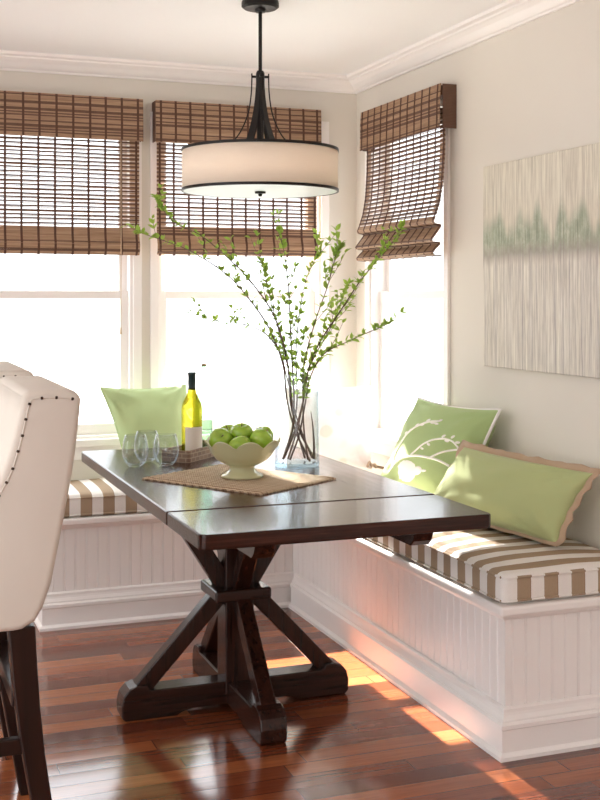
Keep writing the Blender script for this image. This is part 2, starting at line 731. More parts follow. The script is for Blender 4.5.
def soft_box(hx, hy, hz, r, n=(12, 12, 2), crown=0, wob=0.0, seed=0):
    bm = BM()
    ax = [axis_cuts(h, r, k) for h, k in zip((hx, hy, hz), n)]
    H = (hx, hy, hz)
    for a in range(3):
        b, c = (a + 1) % 3, (a + 2) % 3
        for sgn in (-1, 1):
            g = []
            for u in ax[b]:
                row = []
                for w in ax[c]:
                    p = [0, 0, 0]
                    p[a], p[b], p[c] = sgn * H[a], u, w
                    row.append(bm.verts.new(p))
                g.append(row)
            for i in range(len(g) - 1):
                for j in range(len(g[0]) - 1):
                    bm.faces.new((g[i][j], g[i + 1][j], g[i + 1][j + 1], g[i][j + 1]))
    bmesh.ops.remove_doubles(bm, verts=bm.verts, dist=1e-5)
    for v in bm.verts:
        q = Vector([max(-(H[i] - r), min(H[i] - r, v.co[i])) for i in range(3)])
        d = v.co - q
        if d.length > 1e-9:
            v.co = q + d.normalized() * r
        if crown:
            x, y = v.co.x / hx, v.co.y / hy
            k = max(0, 1 - abs(x) ** 3) * max(0, 1 - abs(y) ** 6)
            if v.co.z > 0:
                v.co.z += crown * k
        if wob:
            nv = noise.noise_vector(v.co * 6 + Vector((seed, 0, 0)))
            v.co += Vector((nv.x * wob, nv.y * wob, nv.z * wob if v.co.z > 0 else 0))
    return bm


# ------------------------------------------------------------------ setting
XW, YW, ZC = 2.30, 5.334, 2.475         # right wall, back wall, ceiling
XL, YB = -2.6, -2.4
TH = .14
WIN = [(.35, 1.172), (1.285, 2.112)]     # openings in the back wall (x)
WZ = (.735, 2.22)
W3 = (4.375, 5.165)                      # opening in the right wall (y)

bm = BM(); box(bm, XL - .1, XW + TH, YB, YW + TH, -.1, 0)
struct(link('floor', bm, M['floor']))
bm = BM(); box(bm, XL - .1, XW + TH, YB, YW + TH, ZC, ZC + .1)
struct(link('ceiling', bm, M['ceiling']))


def wall_with_holes(bm, axis, fixed0, fixed1, a0, a1, holes, z0, z1):
    def bb(p, q, r, s):
        if axis == 'X':
            box(bm, p, q, fixed0, fixed1, r, s)
        else:
            box(bm, fixed0, fixed1, p, q, r, s)
    cur = a0
    for h0, h1, zz0, zz1 in holes:
        bb(cur, h0, z0, z1)
        bb(h0, h1, z0, zz0)
        bb(h0, h1, zz1, z1)
        cur = h1
    bb(cur, a1, z0, z1)


bm = BM(); wall_with_holes(bm, 'X', YW, YW + TH, XL, XW + TH, [(a, b, *WZ) for a, b in WIN], 0, ZC)
struct(link('wall_back', bm, M['wall']))
bm = BM(); wall_with_holes(bm, 'Y', XW, XW + TH, YB, YW, [(*W3, *WZ)], 0, ZC)
struct(link('wall_right', bm, M['wall']))
bm = BM(); wall_with_holes(bm, 'Y', XL - .1, XL, YB, YW + TH, [(-2.0, 4.9, .02, 2.42)], 0, ZC)
struct(link('wall_left', bm, M['wall']))
bm = BM(); wall_with_holes(bm, 'X', YB - .1, YB, XL, XW + TH, [(-2.2, -.9, .02, 2.42)], 0, ZC)
struct(link('wall_front', bm, M['wall']))

# crown moulding
crown = [(0, 2.404), (.012, 2.404), (.014, 2.412), (.022, 2.415), (.03, 2.422), (.045, 2.438), (.062, 2.449), (.07, 2.452), (.072, 2.459), (.09, 2.463), (.094, ZC), (0, ZC)]
bm = BM(); sweep(bm, [(XW, YB), (XW, YW), (XL, YW)], crown)
struct(link('trim_1', bm, M['trim']))
# baseboards on the open stretches of wall
bprof = [(0, 0), (.018, 0), (.018, .10), (.012, .115), (.012, .125), (.004, .14), (0, .14)]
bm = BM(); sweep(bm, [(XW, YB), (XW, 3.0)], bprof)
struct(link('baseboard_right', bm, M['trim']))
bm = BM(); sweep(bm, [(.66, YW), (XL, YW)], bprof)
struct(link('baseboard_back', bm, M['trim']))


def window(name, P, w0, w1):
    """P maps (along, depth-into-wall, z) to world"""
    e = bpy.data.objects.new(name, None)
    COL.objects.link(e)
    struct(e)
    z0, z1 = WZ

    def bx(bm, a0, a1, d0, d1, zz0, zz1):
        vs = box(bm, a0, a1, d0, d1, zz0, zz1)
        for v in vs:
            v.co = Vector(P(*v.co))
    t = .018
    bm = BM()                            # jamb lining
    bx(bm, w0, w0 + t, -.0, TH, z0, z1)
    bx(bm, w1 - t, w1, -.0, TH, z0, z1)
    bx(bm, w0 + t, w1 - t, 0, TH, z1 - t, z1)
    bx(bm, w0 + t, w1 - t, 0, TH, z0, z0 + t)
    # narrow casing on the room side
    c = .036
    bx(bm, w0 - c, w0 + .004, -.014, 0.0, z0 - .02, z1 + c)
    bx(bm, w1 - .004, w1 + c, -.014, 0.0, z0 - .02, z1 + c)
    bx(bm, w0 + .004, w1 - .004, -.014, 0.0, z1 - .004, z1 + c)
    link('window_frame', bm, M['trim'], e, bevel=.002)
    bm = BM()                            # stool / sill
    bx(bm, w0 - c - .015, w1 + c + .015, -.045, .03, z0 - .028, z0 + .004)
    bx(bm, w0 - c, w1 + c, -.016, 0.0, z0 - .09, z0 - .028)
    link('window_sill', bm, M['trim'], e, bevel=.003)
    zm = 1.40
    for k, (s0, s1, d0) in enumerate(((z0 + t, zm + .018, .045), (zm - .018, z1 - t, .078))):
        bm = BM()
        r = .036
        a0, a1 = w0 + t, w1 - t
        bx(bm, a0, a0 + r, d0, d0 + .03, s0, s1)
        bx(bm, a1 - r, a1, d0, d0 + .03, s0, s1)
        bx(bm, a0 + r, a1 - r, d0, d0 + .03, s0, s0 + (r + .012 if k == 0 else r))
        bx(bm, a0 + r, a1 - r, d0, d0 + .03, s1 - r, s1)
        sash = link('window_sash', bm, M['trim'], e, bevel=.002)
        bm = BM()
        bx(bm, a0 + r - .003, a1 - r + .003, d0 + .013, d0 + .017, s0 + r - .003, s1 - r + .003)
        link('window_pane', bm, M['glass_pane'], sash)
    return e


for i, (a, b) in enumerate(WIN):
    window('window_%d' % (i + 1), lambda x, d, z: (x, YW + d, z), a, b)
window('window_3', lambda y, d, z: (XW + d, y, z), *W3)


# ------------------------------------------------------------------ woven shades
def woven_shade(label, P, w0, w1, screen, cordat=None, seed=0, vtop=2.30, vbot=2.108):
    """P maps (along, distance out from the wall, z) to world. screen = profile [(out, z)] from top to bottom"""
    rnd = random.Random(seed)
    c0 = P((w0 + w1) / 2, 0, 2.2)
    root = thing('woven_shade', label, 'window shade', c0, 0, 'woven wood shades')
    inv = Vector(c0)

    def Q(a, o, z):
        return Vector(P(a, o, z)) - inv

    def arc(prof):
        L = [0]
        for p, q in zip(prof, prof[1:]):
            L.append(L[-1] + math.hypot(q[0] - p[0], q[1] - p[1]))
        return L

    def ev(prof, L, s):
        s = max(0, min(L[-1], s))
        for i in range(len(prof) - 1):
            if s <= L[i + 1] + 1e-9:
                k = (s - L[i]) / max(1e-9, L[i + 1] - L[i])
                p, q = prof[i], prof[i + 1]
                o, z = p[0] + (q[0] - p[0]) * k, p[1] + (q[1] - p[1]) * k
                l = math.hypot(q[0] - p[0], q[1] - p[1]) or 1
                return o, z, (q[0] - p[0]) / l, (q[1] - p[1]) / l
        return (*prof[-1], 0, -1)

    def reed(bm, a0, a1, prof, L, s, h, th, jit=.0007):
        """a strip along the width, height h along the profile, thickness th across it"""
        n = 7
        ph = rnd.uniform(0, 9)
        rows = []
        for k in range(n + 1):
            a = a0 + (a1 - a0) * k / n
            o, z, to, tz = ev(prof, L, s + math.sin(a * 5 + ph) * jit)
            no, nz = -tz, to
            rows.append([bm.verts.new(Q(a, o + to * h * i / 2 + no * th * j / 2, z + tz * h * i / 2 + nz * th * j / 2)) for i, j in ((-1, -1), (1, -1), (1, 1), (-1, 1))])
        for A, B in zip(rows, rows[1:]):
            for k in range(4):
                bm.faces.new((A[k], A[(k + 1) % 4], B[(k + 1) % 4], B[k]))
        bm.faces.new(rows[0][::-1])
        bm.faces.new(rows[-1])

    def warp(bm, prof, off, count):
        L = arc(prof)
        for k in range(count):
            a = w0 + .012 + (w1 - w0 - .024) * k / (count - 1)
            a += rnd.uniform(-.003, .003)
            wd = .0050
            rows = []
            ns = max(2, int(L[-1] / .012))
            for i in range(ns + 1):
                o, z, to, tz = ev(prof, L, L[-1] * i / ns)
                no, nz = -tz, to
                if no < -1e-6 and False:
                    no, nz = -no, -nz
                rows.append([bm.verts.new(Q(a + sx * wd, o + no * (off + e), z + nz * (off + e))) for sx, e in ((-1, 0), (1, 0), (1, .0015), (-1, .0015))])
            for A, B in zip(rows, rows[1:]):
                for q in range(4):
                    bm.faces.new((A[q], A[(q + 1) % 4], B[(q + 1) % 4], B[q]))
            bm.faces.new(rows[0][::-1])
            bm.faces.new(rows[-1])

    nwarp = int(round((w1 - w0) / .074)) + 1
    # screen: one dark reed and three slim tan reeds per pitch, with daylight between them
    L = arc(screen)
    bl, bd = BM(), BM()
    s = .006
    dense_from = L[-1] - SH_DENSE
    while s < L[-1] - .004:
        if s < dense_from:
            reed(bd, w0, w1, screen, L, s, .0076, .004)
            reed(bl, w0 + .001, w1 - .001, screen, L, s + .0066, .0036, .0018)
            s += .0190 + rnd.uniform(-.0016, .0016)
        else:
            tgt = bd if rnd.random() < .22 else bl
            reed(tgt, w0, w1, screen, L, s, .0068, .003)
            s += .0060
    scr = link('screen', bl, M['reed'], root)
    link('dark_reeds', bd, M['reed_dark'], scr)
    # extra reeds added down both edges to imitate the unlit bands before the casing
    for e0, e1 in ((w0, w0 + .045), (w1 - .045, w1)):
        bm = BM()
        s = .0095
        while s < dense_from:
            reed(bm, e0, e1, screen, L, s, .0076, .0014)
            s += .0095
        link('unlit_edge_band', bm, M['reed'], scr)
    bm = BM(); warp(bm, screen, .002, nwarp)
    link('weave_string', bm, M['thread'], scr)
    # valance: dense weave in front
    vo = .078
    val = [(vo - .004, vtop), (vo, vtop - .06), (vo + .002, vbot)]
    L = arc(val)
    bl, bd = BM(), BM()
    s = .003
    while s < L[-1]:
        tgt = bd if rnd.random() < .30 else bl
        reed(tgt, w0 - .012, w1 + .012, val, L, s, .0067, .003, .0005)
        s += .0061
    # returns at the ends, from the valance back to the wall
    va = link('valance', bl, M['reed'], root)
    link('dark_reeds', bd, M['reed_dark'], va)
    for e in (w0 - .011, w1 + .011):
        bm = BM()
        zz = vtop - .004
        while zz > vbot:
            pr = [(.002, zz), (vo - .012, zz)]
            A = [Q(e - .0015, o, z + dz) for o, z in pr for dz in (-.0028, .0028)]
            B = [Q(e + .0015, o, z + dz) for o, z in pr for dz in (-.0028, .0028)]
            va_, vb_ = [bm.verts.new(p) for p in A], [bm.verts.new(p) for p in B]
            for q in ((0, 1, 3, 2),):
                bm.faces.new([va_[i] for i in q]); bm.faces.new([vb_[i] for i in q[::-1]])
            for i, j in ((0, 1), (1, 3), (3, 2), (2, 0)):
                bm.faces.new((va_[i], vb_[i], vb_[j], va_[j]))
            zz -= .0061
        link('valance_return', bm, M['reed_dark'], va)
    bm = BM(); warp(bm, val, .002, nwarp)
    link('weave_string', bm, M['thread'], va)
    bm = BM()
    for v in box(bm, w0 + .004, w1 - .004, .001, vo - .012, vtop - .045, vtop - .005):
        v.co = Q(*v.co)
    link('headrail', bm, M['reed_dark'], root)
    if cordat:
        bm = BM()
        a, zt, zb = cordat
        tube(bm, [Q(a, .088, zt), Q(a + .001, .089, (zt + zb) / 2), Q(a, .088, zb)], .0016, 6)
        tube(bm, [Q(a, .088, zb), Q(a, .088, zb - .03)], [.003, .0055], 8)
        link('cord', bm, M['cordm'], root)
    return root


SH_DENSE = .148
flat = [(.046, 2.20), (.046, 1.80), (.048, 1.70), (.052, 1.665), (.066, 1.630), (.062, 1.600), (.048, 1.583)]
woven_shade('wide brown woven shade on the far left window, pale cord hanging from it', lambda a, o, z: (a, YW - o, z), .27, 1.187, flat,
            cordat=(1.093, 2.10, 1.25), seed=1)
woven_shade('brown woven shade on back window behind the drum pendant', lambda a, o, z: (a, YW - o, z), 1.270, 2.068, flat, seed=2)
SH_DENSE = .30
fold = [(.046, 2.18), (.05, 1.98), (.058, 1.86), (.072, 1.78), (.092, 1.722), (.100, 1.705), (.096, 1.694), (.070, 1.690), (.066, 1.682), (.092, 1.648), (.108, 1.628), (.106, 1.618), (.074, 1.616), (.070, 1.608), (.092, 1.588), (.104, 1.574), (.100, 1.564), (.06, 1.562)]
woven_shade('brown woven shade with bunched bottom folds on right wall window', lambda a, o, z: (XW - o, a, z), 4.295, 5.095, fold, seed=3, vtop=2.272, vbot=2.09)

# ------------------------------------------------------------------ built-in benches
BX, BY = 1.81, 4.92          # panel faces
BE, BLE = 3.065, .714        # right bench near end, back bench left end
ZB = .460


def bead(bm, p, q, z0, z1, normal, pitch=.047):
    """beadboard strip from p to q (2-D), grooves across"""
    p, q, nrm = Vector(p), Vector(q), Vector(normal)
    d = q - p
    Ln = d.length
    d.normalize()
    prof = [(0, 0)]
    s = pitch * .5
    while s < Ln - .01:
        prof += [(s - .0045, 0), (s - .003, -.0028), (s - .0014, -.0006), (s, .0004), (s + .0014, -.0006), (s + .003, -.0028), (s + .0045, 0)]
        s += pitch
    prof.append((Ln, 0))
    rows = [[bm.verts.new((*(p + d * a + nrm * b), z)) for a, b in prof] for z in (z0, z1)]
    for k in range(len(prof) - 1):
        bm.faces.new((rows[0][k], rows[0][k + 1], rows[1][k + 1], rows[1][k]))


base_prof = [(0, 0), (.036, 0), (.036, .012), (.026, .02), (.024, .022), (.024, .088), (.029, .092), (.029, .104), (.020, .110), (.020, .116), (.013, .128), (.011, .136), (.011, .146), (.004, .151), (0, .151)]
# right-hand bench
rb = thing('window_bench', 'white beadboard bench along the right wall under the striped cushion', 'bench', (BX, BE, 0), 0, 'built-in banquette benches')
o3 = Vector((BX, BE, 0))


def shift(bm, o):
    for v in bm.verts:
        v.co -= o
    return bm


bm = BM()
box(bm, BX + .004, XW - .001, BE + .004, YW - .001, .001, ZB - .032)
link('carcass', shift(bm, o3), M['bench'], rb)
bm = BM(); bead(bm, (BX, BY), (BX, BE), .10, ZB - .03, (-1, 0)); bead(bm, (BX, BE), (XW, BE), .10, ZB - .03, (0, -1), .047)
link('beadboard_panel', shift(bm, o3), M['bench'], rb)
bm = BM(); sweep(bm, [(XW - .001, BE), (BX, BE), (BX, BY - .037)], base_prof)
link('base_moulding', shift(bm, o3), M['bench'], rb)
bm = BM(); box(bm, BX - .034, XW - .001, BE - .034, YW - .001, ZB - .03, ZB)
link('seat_board', shift(bm, o3), M['bench'], rb, bevel=.009, segs=3)
bm = BM(); sweep(bm, [(XW - .001, BE), (BX, BE), (BX, BY - .019)], [(0, ZB - .048), (.008, ZB - .046), (.016, ZB - .036), (.018, ZB - .0295), (0, ZB - .0295)])
link('cove_moulding', shift(bm, o3), M['bench'], rb)
# back bench
bb = thing('window_bench', 'white beadboard bench under the back windows, partly behind the table', 'bench', (BLE, BY, 0), 0, 'built-in banquette benches')
o4 = Vector((BLE, BY, 0))
XE = BX - .037
bm = BM(); box(bm, BLE + .004, BX - .001, BY + .004, YW - .001, .001, ZB - .032)
link('carcass', shift(bm, o4), M['bench'], bb)
bm = BM(); bead(bm, (BLE, BY), (BX - .001, BY), .10, ZB - .03, (0, -1)); bead(bm, (BLE, YW), (BLE, BY), .10, ZB - .03, (-1, 0))
link('beadboard_panel', shift(bm, o4), M['bench'], bb)
bm = BM(); sweep(bm, [(BX - .001, BY), (BLE, BY), (BLE, YW - .001)], base_prof)
link('base_moulding', shift(bm, o4), M['bench'], bb)
bm = BM(); box(bm, BLE - .034, XE, BY - .034, YW - .001, ZB - .03, ZB)
link('seat_board', shift(bm, o4), M['bench'], bb, bevel=.009, segs=3)
bm = BM(); sweep(bm, [(BX - .001, BY), (BLE, BY), (BLE, YW - .001)], [(0, ZB - .048), (.008, ZB - .046), (.016, ZB - .036), (.018, ZB - .0295), (0, ZB - .0295)])
link('cove_moulding', shift(bm, o4), M['bench'], bb)


def seat_cushion(label, x0, x1, y0, y1, z0, z1, along):
    """striped box cushion; 'along' = axis the stripes repeat along"""
    hx, hy, hz = (x1 - x0) / 2, (y1 - y0) / 2, (z1 - z0) / 2
    c = ((x0 + x1) / 2, (y0 + y1) / 2, z0)
    root = thing('seat_cushion', label, 'cushion', c, 0, 'striped bench cushions')
    bm = soft_box(hx, hy, hz, .022, (10, 24, 2) if along == 'Y' else (24, 10, 2), .018, .004, x0)
    for v in bm.verts:
        v.co.z += hz
    uvl = bm.loops.layers.uv.new('UVMap')
    bmesh.ops.recalc_face_normals(bm, faces=bm.faces)
    bm.normal_update()
    for f in bm.faces:
        n = f.normal
        end = abs(n.y) > .75 if along == 'Y' else abs(n.x) > .75
        for lp in f.loops:
            co = lp.vert.co
            a = (co.x if end else co.y) if along == 'Y' else (co.y if end else co.x)
            lp[uvl].uv = (a + 5.0, co.z)
    link('cushion_pad', bm, M['stripe'], root, smooth=True)
    bm = BM()
    for zz in (.012, 2 * hz - .010):
        r = .03
        pts = []
        for cx, cy, a0 in ((hx - r, hy - r, 0), (-hx + r, hy - r, 90), (-hx + r, -hy + r, 180), (hx - r, -hy + r, 270)):
            for k in range(5):
                a = math.radians(a0 + 22.5 * k)
                pts.append((cx + r * math.cos(a), cy + r * math.sin(a), zz))
        # denser straight runs
        full = []
        for i, p in enumerate(pts):
            q = pts[(i + 1) % len(pts)]
            m = max(1, int(math.dist(p, q) / .05))
            for k in range(m):
                full.append(tuple(p[j] + (q[j] - p[j]) * k / m for j in range(3)))
        full.append(full[0])
        tube(bm, [(x * .997, y * .999, z) for x, y, z in full], .0042, 6)
    uvl = bm.loops.layers.uv.new('UVMap')
    for f in bm.faces:
        ce = f.calc_center_median()
        end = abs(ce.y) > hy - .02 if along == 'Y' else abs(ce.x) > hx - .02
        for lp in f.loops:
            co = lp.vert.co
            a = (co.x if end else co.y) if along == 'Y' else (co.y if end else co.x)
            lp[uvl].uv = (a + 5.0, co.z)
    link('piping', bm, M['stripe'], root, smooth=True)
    return root


seat_cushion('long tan striped seat cushion on right bench, nearest corner at frame right', 1.793, 2.292, 3.05, 4.88, ZB, .552, 'Y')
seat_cushion('short tan striped seat cushion on the back bench beneath the left window', .70, 1.785, 4.905, 5.318, ZB, .552, 'X')


# ------------------------------------------------------------------ throw pillows
def pillow(name, label, TL, TR, BL, BR, T, mat, seed=0, pinch=.06, wrinkle=.006, sub=28):
    TL, TR, BL, BR = map(Vector, (TL, TR, BL, BR))
    cen = (TL + TR + BL + BR) / 4
    nrm = ((TR - TL).cross(BL - TL)).normalized()      # towards the room when the corners are seen from the front
    nrm = -nrm
    if nrm.dot(-cen + Vector((0, 0, EYE))) < 0:
        nrm = -nrm
    base = Vector((cen.x, cen.y, min(BL.z, BR.z)))
    root = thing(name, label, 'pillow', base, 0, 'throw pillows on the benches')

    def pt(s, t, side, lift=0):
        s2 = s * (1 - pinch * (1 - t * t) * s * s)
        t2 = t * (1 - pinch * (1 - s * s) * t * t)
        a, b = (s2 + 1) / 2, (t2 + 1) / 2
        p = BL.lerp(BR, a).lerp(TL.lerp(TR, a), b)
        th = T * (max(0, 1 - abs(s) ** 2.3) * max(0, 1 - abs(t) ** 2.3)) ** .5
        w = noise.noise(Vector((s * 2.2 + seed, t * 2.2, side * 3))) * wrinkle
        # radial creases near the corners
        for cs in (-1, 1):
            for ct in (-1, 1):
                dx, dy = s - cs, t - ct
                rr = math.hypot(dx, dy)
                w += math.sin(math.atan2(dy, dx) * 14 + seed) * wrinkle * .55 * math.exp(-((rr - .45) / .3) ** 2)
        w *= min(1, th / (T * .3))
        return p + nrm * (side * (th + w) + lift) - base
    bm = BM()
    G = {}
    for side in (1, -1):
        for i in range(sub + 1):
            for j in range(sub + 1):
                s, t = math.sin((i / sub - .5) * PI), math.sin((j / sub - .5) * PI)
                edge = i in (0, sub) or j in (0, sub)
                if edge and side == -1:
                    G[side, i, j] = G[1, i, j]
                else:
                    G[side, i, j] = bm.verts.new(pt(s, t, side))
        for i in range(sub):
            for j in range(sub):
                q = [G[side, i, j], G[side, i + 1, j], G[side, i + 1, j + 1], G[side, i, j + 1]]
                bm.faces.new(q if side == 1 else q[::-1])
    link('cover', bm, mat, root, smooth=True)
    return root, pt


def edge_loop(pt, n=24):
    out = []
    for k in range(n): out.append((-1 + 2 * k / n, -1))
    for k in range(n): out.append((1, -1 + 2 * k / n))
    for k in range(n): out.append((1 - 2 * k / n, 1))
    for k in range(n): out.append((-1, 1 - 2 * k / n))
    out.append(out[0])
    return out


# bird pillow
rt, pt = pillow('throw_pillow', 'leaf green pillow with white embroidered bird and twigs against right wall', (2.19, 4.415, .962), (2.235, 3.82, .965), (2.02, 4.455, .575), (2.11, 3.88, .575), .085, M['green2'], 3, .09, .013)
bm = BM(); tube(bm, [pt(s, t, 0) for s, t in edge_loop(pt)], .0065, 6)
link('piping', bm, M['white_fab'], rt, smooth=True)


def ST(sg, ta):
    sg, ta = sg + .15, ta - .05
    return (2 * sg - 1, 1 - 2 * ta)


def stitch(bm, pts, r):
    P = []
    for p, q in zip(pts, pts[1:]):
        for k in range(6):
            P.append((p[0] + (q[0] - p[0]) * k / 6, p[1] + (q[1] - p[1]) * k / 6))
    P.append(pts[-1])
    # soften the polyline
    for _ in range(3):
        P = [P[0]] + [((a[0] + 2 * b[0] + c[0]) / 4, (a[1] + 2 * b[1] + c[1]) / 4) for a, b, c in zip(P, P[1:], P[2:])] + [P[-1]]
    tube(bm, [pt(s, t, 1, .001) for s, t in P], r, 6)


def patch(bm, c, rx, ry, ang=0, lift=.003):
    """flat embroidered oval following the pillow surface"""
    vs = []
    ctr = bm.verts.new(pt(*c, 1, lift))
    n, ca, sa = 16, math.cos(ang), math.sin(ang)
    rings = []
    for q in (.35, .7, 1):
        ring = []
        for k in range(n):
            a = 2 * PI * k / n
            x, y = rx * q * math.cos(a), ry * q * math.sin(a)
            ring.append(bm.verts.new(pt(c[0] + x * ca - y * sa, c[1] + x * sa + y * ca, 1, lift if q < 1 else -.002)))
        rings.append(ring)
    for k in range(n):
        bm.faces.new((ctr, rings[0][k], rings[0][(k + 1) % n]))
        for A, B in zip(rings, rings[1:]):
            bm.faces.new((A[k], B[k], B[(k + 1) % n], A[(k + 1) % n]))


bm = BM()
patch(bm, ST(.27, .83), .29, .25, .1)
patch(bm, ST(.40, .80), .13, .10, .35)
patch(bm, ST(.475, .785), .06, .028, .2)
link('embroidered_bird', bm, M['white_fab'], rt, smooth=True)
bm = BM()
stitch(bm, [ST(.03, .86), ST(.08, .78), ST(.2, .70), ST(.34, .655), ST(.58, .65), ST(.70, .68), ST(.80, .74)], .005)
stitch(bm, [ST(.28, .66), ST(.36, .55), ST(.46, .48), ST(.57, .44), ST(.66, .45), ST(.74, .51)], .004)
stitch(bm, [ST(.5, .65), ST(.58, .58), ST(.67, .53), ST(.76, .50)], .004)
stitch(bm, [ST(.02, .80), ST(.03, .68), ST(.07, .55), ST(.12, .47), ST(.2, .38), ST(.30, .31), ST(.41, .28)], .0042)
for a, b, an in ((.10, .46, .9), (.16, .42, .6), (.20, .36, .9), (.26, .35, .4), (.30, .29, .9), (.36, .31, .2), (.42, .27, .9), (.40, .31, 0), (.55, .42, .8), (.60, .46, 0), (.64, .41, 1), (.70, .45, .3), (.38, .58, -.2), (.44, .53, -.4), (.76, .54, .6), (.28, .74, .9)):
    patch(bm, ST(a, b), .05, .026, an)
link('embroidered_twig', bm, M['white_fab'], rt, smooth=True)

# lumbar pillow with flange
rt, pt = pillow('throw_pillow', 'long plain green lumbar pillow with tan ruffled edge on right bench', (2.09, 3.835, .830), (2.215, 3.195, .815), (1.96, 3.895, .590), (2.105, 3.240, .586), .10, M['green'], 11, .06, .014)
bm = BM()
lp = edge_loop(pt, 20)
rows = []
TL_, cen_ = None, Vector((0, 0, 0))
for s, t in lp:
    cen_ += pt(s, t, 0) / len(lp)
for k, (s, t) in enumerate(lp):
    p = pt(s, t, 0)
    # outwards in the plane of the pillow
    q = pt(s * .9, t * .9, 0)
    e = Vector((0, 0, 0))
    if abs(s) > .999:
        e += (pt(s, t, 0) - pt(s * .8, t, 0)).normalized()
    if abs(t) > .999:
        e += (pt(s, t, 0) - pt(s, t * .8, 0)).normalized()
    nrm = (pt(.05, 0, 0) - pt(0, 0, 0)).cross(pt(0, .05, 0) - pt(0, 0, 0)).normalized()
    wv = math.sin(k * 1.35) * .007 * (1 if k < len(lp) - 1 else 0)
    wd = .024 + .003 * math.sin(k * 2.1 + 1)
    low = t < -.999
    if low:
        wd *= .45
    rows.append([bm.verts.new(p - e * .012 + nrm * .002), bm.verts.new(p + e * wd + nrm * (wv + .002)), bm.verts.new(p + e * wd + nrm * (wv - .002)), bm.verts.new(p - e * .012 - nrm * .002)])
for A, B in zip(rows, rows[1:]):
    for k in range(4):
        bm.faces.new((A[k], A[(k + 1) % 4], B[(k + 1) % 4], B[k]))
link('flange', bm, M['beige'], rt, smooth=True)

# white floral pillow in the corner
rt, pt = pillow('throw_pillow', 'white pillow with faint blush leaf print in the bench corner behind glass vase', (1.86, 5.15, .965), (2.262, 5.06, .968), (1.80, 5.03, .60), (2.19, 4.90, .595), .07, M['floral'], 5, .05, .006)
bm = BM()
c = pt(1, -.92, 0)
for k in range(3):
    a = .5 + k * .9
    tube(bm, smooth_path([c, c + Vector((.03 * math.cos(a), -.02, .012 * k - .004)), c + Vector((.055 * math.cos(a), -.035, -.01 + .006 * k))], 4), [.008] * 9, 6, flat=.6)
link('corner_tie', bm, M['beige'], rt, smooth=True)

# green pillow below the left window
rt, pt = pillow('throw_pillow', 'pale green pillow leaning on the left window sill behind the glasses', (.985, 5.17, .985), (1.385, 5.20, .985), (1.09, 5.07, .60), (1.43, 5.08, .59), .075, M['green3'], 8, .08, .014)
bm = BM(); tube(bm, [pt(s, t, 0) for s, t in edge_loop(pt)], .004, 6)
link('piping', bm, M['green3'], rt, smooth=True)

# ------------------------------------------------------------------ painting
art = tag(link('painting', (lambda b: (box(b, -.034, 0, 0, 1.25, 0, .779), b)[1])(BM()), M['art'], None, (XW - .001, 2.755, 1.119), bevel=.004),
          'large unframed canvas of grey and sage vertical drips on right wall', 'painting')

# ------------------------------------------------------------------ table
TX0, TX1, TY0, TY1, TZ = .825, 1.705, 2.95, 4.755, .76
SEAM = 3.312
PX, PY = 1.185, 3.79
tb = thing('pedestal_table', 'dark walnut dining table on a trestle-cross pedestal', 'table', (PX, PY, 0))
o5 = Vector((PX, PY, 0))


def rounded_rect(x0, x1, y0, y1, rs):
    out = []
    for (cx, cy, a0, r) in ((x1, y1, 0, rs[0]), (x0, y1, 90, rs[1]), (x0, y0, 180, rs[2]), (x1, y0, 270, rs[3])):
        sx, sy = (1 if cx == x1 else -1), (1 if cy == y1 else -1)
        for k in range(5):
            a = math.radians(a0 + 22.5 * k)
            out.append((cx - sx * r + r * math.cos(a), cy - sy * r + r * math.sin(a)))
    return out


bm = BM(); prism(bm, rounded_rect(TX0, TX1, SEAM + .005, TY1, (.02, .02, .006, .006)), 'Z', TZ - .042, TZ)
link('table_top', shift(bm, o5), M['tabletop'], tb, bevel=.008, segs=3)
bm = BM(); prism(bm, rounded_rect(TX0, TX1, TY0, SEAM - .004, (.006, .006, .025, .025)), 'Z', TZ - .042, TZ)
link('end_leaf', shift(bm, o5), M['leaf_top'], tb, bevel=.008, segs=3)
# cross battens and leaf runners below the top
for yy in (4.02, 3.56):
    bm = BM(); z = TZ - .042
    prism(bm, [(TX0 + .03, z), (TX0 + .045, z - .026), (TX0 + .07, z - .04), (TX1 - .07, z - .04), (TX1 - .045, z - .026), (TX1 - .03, z)], 'Y', yy - .035, yy + .035)
    link('batten', shift(bm, o5), M['table_x'], tb, bevel=.003)
for xx in (1.02, 1.50):
    bm = BM(); z = TZ - .043
    prism(bm, [(2.985, z), (3.0, z - .03), (3.02, z - .046), (3.50, z - .046), (3.50, z)], 'X', xx - .03, xx + .03)
    link('leaf_runner', shift(bm, o5), M['table_y'], tb, bevel=.003)
